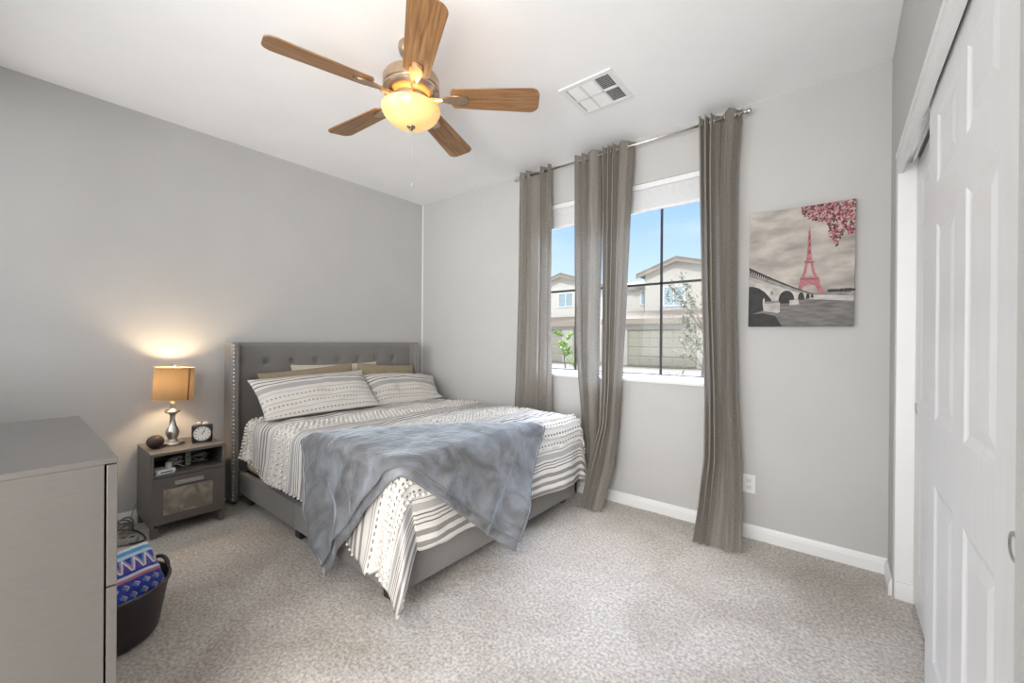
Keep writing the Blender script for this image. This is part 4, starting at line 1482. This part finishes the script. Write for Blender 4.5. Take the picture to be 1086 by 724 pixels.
tag(rm, 'thin pale grey charging strip at the front edge of the shelf', 'charger')

# ================================================================== DRESSER
DX0, DX1, DY0, DY1, DT = -2.09, -1.312, -0.285, 0.170, 0.955
ds = thing('dresser', 'grey chest of drawers in the left foreground', 'dresser', ((DX0 + DX1) / 2, (DY0 + DY1) / 2, 0))
cx2, cy2 = (DX0 + DX1) / 2, (DY0 + DY1) / 2
def db(x0, x1, y0, y1, z0, z1, bev=0.0015): return MB().box(x0 - cx2, x1 - cx2, y0 - cy2, y1 - cy2, z0, z1, bev)
db(DX0, DX1, DY0, DY1 + 0.001, DT - 0.015, DT).build('top', M_FURN, ds)
for x0, x1 in ((DX0, DX0 + 0.018), (DX1 - 0.018, DX1)):
    db(x0, x1, DY0, DY1 - 0.022, 0.03, DT - 0.015, 0.001).build('side_panel', M_FURN, ds)
db(DX0 + 0.018, DX1 - 0.018, DY0, DY0 + 0.008, 0.05, DT - 0.015, 0).build('back_panel', M_FURN, ds)
db(DX0 + 0.018, DX1 - 0.018, DY0 + 0.01, DY1 - 0.03, 0.05, 0.068, 0).build('bottom_panel', M_FURN, ds)
for zb_, zt_ in ((0.657, 0.937), (0.362, 0.653), (0.062, 0.358)):
    dd_ = db(DX0 + 0.001, DX1 - 0.001, DY1 - 0.018, DY1, zb_, zt_, 0.001).build('drawer', M_FURN, ds)
    db(DX0 + 0.25, DX1 - 0.25, DY1, DY1 + 0.018, zt_ - 0.06, zt_ - 0.045, 0.002).build('handle', M_FURN, dd_)
for x_ in (DX0 + 0.02, DX1 - 0.02):
    for y_ in (DY0 + 0.02, DY1 - 0.045):
        db(x_ - 0.018, x_ + 0.018, y_ - 0.018, y_ + 0.018, 0.004, 0.031, 0.002).build('foot', M_BLACK, ds)

# ================================================================== TUB WITH BLANKET
TX, TY = -2.31, 0.262
M_TUB = mat('dark_plum_rubber', (0.030, 0.020, 0.024), 0.42, var=0.1)
tub = thing('tub_basket', 'dark plum flexible tub with looped handles on the carpet behind the dresser', 'basket', (TX, TY, 0.004))
prof = [(0, 0.0), (0.150, 0.0), (0.162, 0.006), (0.170, 0.020), (0.184, 0.10), (0.197, 0.175), (0.203, 0.205), (0.209, 0.208), (0.209, 0.216), (0.200, 0.217), (0.194, 0.205),
        (0.186, 0.15), (0.166, 0.02), (0.150, 0.010), (0, 0.010)]
MB().lathe(prof, 56).build('tub_body', M_TUB, tub, 'auto')
for aa in (112, 292):
    A0 = math.radians(aa)
    pts = []
    for i in range(15):
        t_ = i / 14
        th = A0 + (t_ - .5) * 0.62
        r_ = 0.203 + 0.008 * math.sin(PI * t_)
        pts.append((r_ * math.cos(th), r_ * math.sin(th), 0.205 + 0.034 * math.sin(PI * t_) ** 0.6))
    MB().tube(pts, 0.008, 10).build('handle', M_TUB, tub, True)

# patterned fleece: folded square standing out of the tub
def fleece_col(u, v_):
    """u across 0..1, v up 0..1"""
    blue = (0.030, 0.045, 0.34); white = (0.72, 0.78, 0.85); cyan = (0.10, 0.36, 0.62); pink = (0.60, 0.20, 0.24); teal = (0.05, 0.30, 0.36); purp = (0.11, 0.07, 0.34)
    zig = abs(((u * 7) % 1) - .5) * 2
    if v_ > 0.93: return white
    if v_ > 0.87: return cyan
    if v_ > 0.82: return (0.55, 0.70, 0.85)
    if v_ > 0.60:
        w_ = (v_ - 0.60) / 0.22
        if zig > w_ + 0.28: return purp
        if zig > w_ - 0.02: return white
        if zig > w_ - 0.22: return pink
        if zig > w_ - 0.40: return cyan
        return blue
    if v_ > 0.56: return blue
    if v_ > 0.525: return white
    if v_ > 0.485: return pink
    if v_ > 0.46: return purp
    if v_ > 0.20:
        a_, b_ = (u * 8) % 1, ((v_ - 0.20) / 0.13) % 1
        odd = int((v_ - 0.20) / 0.13) % 2
        a_ = (a_ + .5 * odd) % 1
        dd = abs(a_ - .5) + abs(b_ - .5)
        if dd < 0.16: return pink
        if 0.26 < dd < 0.36 and a_ > .5: return white
        if 0.26 < dd < 0.40 and a_ < .5: return teal
        return blue
    if v_ > 0.16: return white
    if v_ > 0.12: return pink
    if v_ > 0.08: return teal
    return blue


nn_, mm_ = 150, 150
P = np.zeros((nn_, mm_, 3)); DY = np.zeros((nn_, mm_, 3))
# a soft folded slab, leaning against the far side of the rim
Mf = Matrix.Translation((0.030, 0.040, 0.215)) @ RZ(14) @ Matrix.Rotation(math.radians(-40), 4, 'Y') @ Matrix.Rotation(math.radians(2), 4, 'X')
fw_, fh_, ft_ = 0.27, 0.27, 0.085
for i in range(nn_):
    for j in range(mm_):
        u = i / (nn_ - 1)
        hf_ = mm_ // 2
        w_ = 1 - 2 * (j % hf_ + .5) / hf_
        hh = w_ if j < hf_ else -w_
        tt = (1 if j < hf_ else -1) * max(0.0, 1 - abs(w_) ** 5) ** 0.5
        taper = (1 - abs(2 * u - 1) ** 8) ** 0.5
        y = (u - .5) * fw_
        zl = hh * fh_ / 2
        xl = tt * ft_ / 2 * (0.25 + 0.75 * taper) + 0.012 * fbm(u * 3, hh * 2, 3.0, 3)
        p = Mf @ Vector((xl, y, zl))
        # keep it inside the tub wall
        rr = math.hypot(p.x, p.y)
        lim = 0.158 + 0.035 * min(1, max(0, p.z / 0.21))
        if p.z < 0.225 and rr > lim:
            p.x *= lim / rr; p.y *= lim / rr
        p.z = max(p.z, 0.018)
        P[i, j] = p
        DY[i, j] = fleece_col(u, (hh + 1) / 2)
fo = grid_mesh('fleece_blanket', P, None, attr_mat('patterned_fleece', 0.95, 0.3), close_u=True, loc=(TX, TY, 0.004), dye=DY)
tag(fo, 'blue fleece blanket with white and pink zigzags stuffed in the dark tub', 'blanket')

# ================================================================== POWER STRIP AND CORDS BY THE BASEBOARD
ps = thing('power_strip', 'pale grey power strip on the carpet between nightstand and tub', 'power strip', (-3.33, 0.415, 0.006), math.radians(62))
MB().box(-0.11, 0.11, -0.026, 0.026, 0, 0.036, 0.006, 3).build('body', mat('grey_putty_plastic', (0.36, 0.345, 0.32), 0.45), ps, True)
for k_ in range(5):
    MB().box(-0.085 + k_ * 0.04, -0.063 + k_ * 0.04, -0.013, 0.013, 0.035, 0.0375, 0.0005).build('socket', M_BLACK, ps)
pg = thing('plug_adapter', 'pale grey plug adapter block pushed into the power strip', 'adapter', (-3.345, 0.395, 0.0445), math.radians(62))
MB().box(-0.02, 0.02, -0.018, 0.018, 0, 0.04, 0.005, 3).build('body', mat('putty_adapter', (0.42, 0.40, 0.37), 0.45), pg, True)
def cord(pts, r, mm, lb, org):
    # Catmull-Rom through the points
    V_ = [Vector(p) for p in pts]
    V_ = [V_[0]] + V_ + [V_[-1]]
    out_ = []
    for i in range(1, len(V_) - 2):
        for k_ in range(10):
            t_ = k_ / 10
            p0, p1, p2, p3 = V_[i - 1:i + 3]
            out_.append(0.5 * ((2 * p1) + (p2 - p0) * t_ + (2 * p0 - 5 * p1 + 4 * p2 - p3) * t_ ** 2 + (3 * p1 - p0 - 3 * p2 + p3) * t_ ** 3))
    out_.append(V_[-1])
    og = Vector(org)
    o_ = MB().tube([p - og for p in out_], r, 8).build('extension_cord', mm, None, True, og)
    return tag(o_, lb, 'cord')
blk = mat('black_cord', (0.02, 0.02, 0.02), 0.5)
olv = mat('olive_grey_cord', (0.17, 0.155, 0.125), 0.6)
cord([(-3.36, 0.36, .04), (-3.30, 0.44, .02), (-3.26, 0.50, .012), (-3.27, 0.545, .012), (-3.36, 0.55, .012), (-3.46, 0.52, .02), (-3.50, 0.45, .03), (-3.52, .38, .02)], 0.005, blk,
     'black power cord looping on the carpet left of the nightstand', (-3.36, 0.45, 0.01))
cord([(-3.60, 0.555, .14), (-3.615, 0.545, .11), (-3.60, 0.53, .06), (-3.55, 0.50, .03), (-3.50, 0.42, .05), (-3.56, 0.40, .07)], 0.004, mat('pale_cord', (0.45, 0.43, 0.40), 0.5),
     'pale cord dropping beside the nightstand along the baseboard', (-3.60, 0.5, 0.01))
pp = []
for i in range(60):
    aa = i * 0.52
    pp.append((-3.50 + 0.075 * math.cos(aa) * (0.8 + .2 * math.sin(i)), 0.45 + 0.075 * math.sin(aa), 0.014 + 0.055 * (i / 60) + 0.010 * (1 + math.sin(i * 1.7))))
cord(pp, 0.005, olv, 'bundle of olive grey cord heaped against the baseboard', (-3.50, 0.45, 0.01))

# ================================================================== OUTDOORS
GZ = -0.35
M_GRD = mat('pale_gravel', (0.19, 0.17, 0.135), 0.95, var=0.12, scale=3)
gb = MB().box(-60, 40, YW + T + 0.3, 60, GZ - 0.2, GZ).build('ground', M_GRD)
struct(gb, 'pale ground outside the window', 'ground')
rd = struct(MB().box(-60, 40, 11, 19, GZ, GZ + 0.01).build('road', mat('grey_asphalt', (0.15, 0.147, 0.143), 0.95, var=0.08, scale=2)), 'street outside the window', 'road')
M_ST1 = mat('cream_stucco', (0.60, 0.555, 0.475), 0.95, var=0.05, scale=5, bump=0.3, bscale=40)
M_ST2 = mat('pale_cream_stucco', (0.74, 0.69, 0.60), 0.95, var=0.05, scale=5, bump=0.3, bscale=40)
M_FASC = mat('beige_fascia', (0.40, 0.345, 0.28), 0.8, var=0.05)
M_TILE = mat('tan_roof_tile', (0.30, 0.25, 0.20), 0.9, var=0.2, scale=12)
M_GAR = mat('tan_garage_door', (0.44, 0.405, 0.325), 0.7, var=0.04)
M_HGL = mat('bluish_house_glass', (0.40, 0.50, 0.52), 0.15, var=0.1)


def gable_house(name, label, x0, x1, xp, zeave, zpk, y, depth, wallm, parts):
    hs = thing(name, label, 'house', ((x0 + x1) / 2, y, GZ))
    ox, oy, oz = (x0 + x1) / 2, y, GZ
    b_ = MB()
    Mx = Matrix(((1, 0, 0, 0), (0, 0, 1, 0), (0, 1, 0, 0), (0, 0, 0, 1)))
    b_.prism([(x0 - ox, 0), (x1 - ox, 0), (x1 - ox, zeave - oz), (xp - ox, zpk - oz), (x0 - ox, zeave - oz)], 0, depth, Mx)
    b_.build('walls', wallm, hs)
    # two roof slopes with overhang
    for xa, za, xb, zb in ((x0, zeave, xp, zpk), (xp, zpk, x1, zeave)):
        sl = (zb - za) / (xb - xa)
        e0, e1 = (xa - 0.45, za - 0.45 * sl) if xa == x0 else (xa, za), (xb + 0.45, zb + 0.45 * sl) if xb == x1 else (xb, zb)
        q = [(e0[0] - ox, e0[1] - oz), (e1[0] - ox, e1[1] - oz), (e1[0] - ox, e1[1] - oz + 0.16), (e0[0] - ox, e0[1] - oz + 0.16)]
        MB().prism(q, -0.45, depth + 0.3, Mx).build('roof_slope', M_TILE, hs)
        q2 = [(e0[0] - ox, e0[1] - oz - 0.16), (e1[0] - ox, e1[1] - oz - 0.16), (e1[0] - ox, e1[1] - oz), (e0[0] - ox, e0[1] - oz)]
        MB().prism(q2, -0.45, -0.36, Mx).build('fascia', M_FASC, hs)
    for p_ in parts:
        p_(hs, ox, oy, oz)
    return hs


def hwindow(xa, xb, za, zb, yo=0.0):
    def f_(hs, ox, oy, oz):
        fr_ = MB()
        t_ = 0.09
        for q in ((xa - t_, xb + t_, zb, zb + t_), (xa - t_, xb + t_, za - t_, za), (xa - t_, xa, za, zb), (xb, xb + t_, za, zb), ((xa + xb) / 2 - .03, (xa + xb) / 2 + .03, za, zb)):
            fr_.box(q[0] - ox, q[1] - ox, yo - 0.07, yo + 0.01, q[2] - oz, q[3] - oz)
        w_ = fr_.build('window', M_VINYL, hs)
        MB().box(xa - ox, xb - ox, yo - 0.03, yo - 0.01, za - oz, zb - oz).build('pane', M_HGL, w_)
    return f_


def hroof(xa, xb, za, zb, ya, yb_):
    def f_(hs, ox, oy, oz):
        Mx2 = Matrix(((0, 0, 1, 0), (1, 0, 0, 0), (0, 1, 0, 0), (0, 0, 0, 1)))
        MB().prism([(ya, za - oz), (yb_, zb - oz), (yb_, zb - oz + .15), (ya, za - oz + .15)], xa - ox, xb - ox, Mx2).build('porch_roof', M_TILE, hs)
        MB().box(xa - ox, xb - ox, ya - 0.03, ya + 0.06, za - oz - 0.20, za - oz + 0.12).build('fascia', M_FASC, hs)
    return f_


def garage(xa, xb, zt, ya):
    def f_(hs, ox, oy, oz):
        w_ = MB()
        w_.box(xa - 0.9 - ox, xa - ox, ya, 0.01, 0, zt + 0.42 - oz)
        w_.box(xb - ox, xb + 0.9 - ox, ya, 0.01, 0, zt + 0.42 - oz)
        w_.box(xa - ox, xb - ox, ya, 0.01, zt - oz, zt + 0.42 - oz)
        w_.build('garage_wall', M_ST1, hs)
        g2 = MB()
        hh = (zt - oz) / 4
        for r_ in range(4):
            nx = 6
            for c_ in range(nx):
                wd = (xb - xa) / nx
                g2.box(xa + c_ * wd - ox + 0.03, xa + (c_ + 1) * wd - ox - 0.03, ya + 0.12, ya + 0.2, r_ * hh + 0.04, (r_ + 1) * hh - 0.04, 0.03, 1)
        g2.box(xa - ox, xb - ox, ya + 0.155, ya + 0.22, 0, zt - oz)
        g2.build('garage_door', M_GAR, hs)
    return f_


def wing(xa, xb, zt, ya, yb_):
    def f_(hs, ox, oy, oz):
        MB().box(xa - ox, xb - ox, ya, yb_, 0, zt - oz).build('side_wing', M_ST2, hs)
    return f_


gable_house('house', 'cream two storey house with a wide garage across the street, seen through the right pane',
            -10.2, -5.2, -8.05, 5.75, 6.50, 27.0, 9.0, M_ST1,
            [hwindow(-8.9, -7.7, 3.6, 4.75), wing(-12.4, -10.2, 5.05, 0.9, 8.0), hwindow(-10.75, -10.25, 3.85, 4.75, 0.9), hroof(-12.6, -5.0, 2.55, 3.15, -1.6, 0.05),
             hroof(-12.7, -10.0, 5.05, 5.75, 0.5, 4.0), garage(-10.9, -6.6, 2.02, -1.2)])
gable_house('house', 'pale cream two storey house across the street, seen through the left pane',
            -18.9, -14.3, -16.6, 5.55, 6.28, 27.0, 9.0, M_ST2,
            [hwindow(-16.95, -15.75, 3.9, 4.85), hroof(-19.2, -14.0, 2.5, 2.95, -1.2, 0.05), garage(-18.4, -16.1, 2.1, -0.9)])

# leaves: clusters of small quads on branch ends
M_BARK = mat('grey_bark', (0.24, 0.20, 0.16), 0.9, var=0.2, scale=20)
M_LEAF1 = mat('dusty_olive_leaves', (0.20, 0.20, 0.13), 0.8, var=0.3, scale=12)
M_LEAF2 = mat('fresh_green_leaves', (0.25, 0.36, 0.12), 0.8, var=0.3, scale=12)


def tree(name, label, loc, hgt, crown, nl, leafm, seed, lsize, cat='tree', spread=1.0, extra=()):
    q = random.Random(seed)
    tr_ = thing(name, label, cat, loc)
    tk = MB()
    pts = [(0.06 * hgt * .2 * math.sin(i * .9 + seed), 0.05 * math.cos(i), hgt * .62 * i / 6) for i in range(7)]
    tk.tube(pts, [0.055 * hgt / 4 * (1 - .10 * i) for i in range(7)], 8)
    tips = []
    for k_ in range(crown):
        aa = k_ * 2.4 + q.random()
        st = Vector(pts[2 + k_ % 5])
        el = 0.35 + 0.8 * q.random()
        ln = hgt * (.22 + .26 * q.random()) * spread
        d_ = Vector((math.cos(aa) * math.cos(el), math.sin(aa) * math.cos(el), math.sin(el)))
        mid = st + d_ * ln * .5 + Vector((0, 0, .04 * hgt * q.random()))
        en = st + d_ * ln
        tk.tube([st, mid, en], [0.016 * hgt / 4, 0.011 * hgt / 4, 0.004 * hgt / 4], 6)
        tips += [(st, mid, en)] * 1
    for p0, p1 in extra:
        p0, p1 = Vector(p0), Vector(p1)
        mid = (p0 + p1) / 2 + Vector((0, 0, .06))
        tk.tube([p0, mid, p1], [0.014, 0.010, 0.004], 6)
        tips += [(p0, mid, p1)] * 3
    tk.build('trunk', M_BARK, tr_, True)
    VV, FF = [], []
    for i in range(nl):
        st, mid, en = q.choice(tips)
        t_ = .35 + .7 * q.random()
        p = (mid.lerp(en, t_ * 2 - 1) if t_ > .5 else st.lerp(mid, t_ * 2)) + Vector((q.gauss(0, .05), q.gauss(0, .05), q.gauss(0, .05))) * hgt / 3
        n1_ = Vector((q.gauss(0, 1), q.gauss(0, 1), q.gauss(0, 1))).normalized()
        n2_ = n1_.orthogonal().normalized()
        s_ = lsize * (.6 + .8 * q.random())
        k0 = len(VV)
        VV += [tuple(p - n1_ * s_), tuple(p + n2_ * s_ * .45), tuple(p + n1_ * s_), tuple(p - n2_ * s_ * .45)]
        FF.append((k0, k0 + 1, k0 + 2, k0 + 3))
    me_ = bpy.data.meshes.new('foliage'); me_.from_pydata(VV, [], FF)
    link_mesh('foliage', me_, leafm, tr_)
    return tr_


tree('tree', 'thin leafed tree in front of the garage, seen through the right pane', (-2.66, 11.0, GZ), 3.0, 14, 900, M_LEAF1, 4, 0.05, spread=0.9,
     extra=[((0, 0, 1.9), (-0.55, 0.1, 3.3)), ((0, 0, 1.8), (-0.75, -0.1, 3.05)), ((0, 0, 1.7), (0.1, 0, 3.4)), ((0, 0, 1.5), (-.5, 0, 2.2))])
tree('sapling', 'small fresh green tree seen through the left pane', (-12.45, 20.5, GZ), 2.9, 12, 700, M_LEAF2, 9, 0.09, spread=0.75)


def shrub(label, loc, r_, seed, leafm):
    q = random.Random(seed)
    sb = thing('shrub', label, 'shrub', loc)
    stx = MB()
    VV, FF = [], []
    for k_ in range(12):
        aa = q.random() * 6.28
        en = Vector((math.cos(aa) * r_ * q.random(), math.sin(aa) * r_ * q.random(), r_ * (.5 + .7 * q.random())))
        stx.tube([(0, 0, 0), en * .5 + Vector((0, 0, .1 * r_)), en], 0.008, 5)
        for i in range(30):
            p = en * (.4 + .7 * q.random()) + Vector((q.gauss(0, .12), q.gauss(0, .12), q.gauss(0, .1))) * r_
            p.z = max(p.z, 0.02)
            n1_ = Vector((q.gauss(0, 1), q.gauss(0, 1), q.gauss(0, 1))).normalized(); n2_ = n1_.orthogonal().normalized()
            s_ = 0.05 * (.6 + .8 * q.random())
            k0 = len(VV)
            VV += [tuple(p - n1_ * s_), tuple(p + n2_ * s_ * .45), tuple(p + n1_ * s_), tuple(p - n2_ * s_ * .45)]
            FF.append((k0, k0 + 1, k0 + 2, k0 + 3))
    stx.build('stems', M_BARK, sb, True)
    me_ = bpy.data.meshes.new('foliage'); me_.from_pydata(VV, [], FF)
    link_mesh('foliage', me_, leafm, sb)


shrub('low olive shrub at the foot of the tree outside the right pane', (-3.9, 13.2, GZ), 0.5, 2, M_LEAF1)
shrub('low green shrub beside the sapling outside the left pane', (-12.6, 21.8, GZ), 0.5, 3, M_LEAF2)
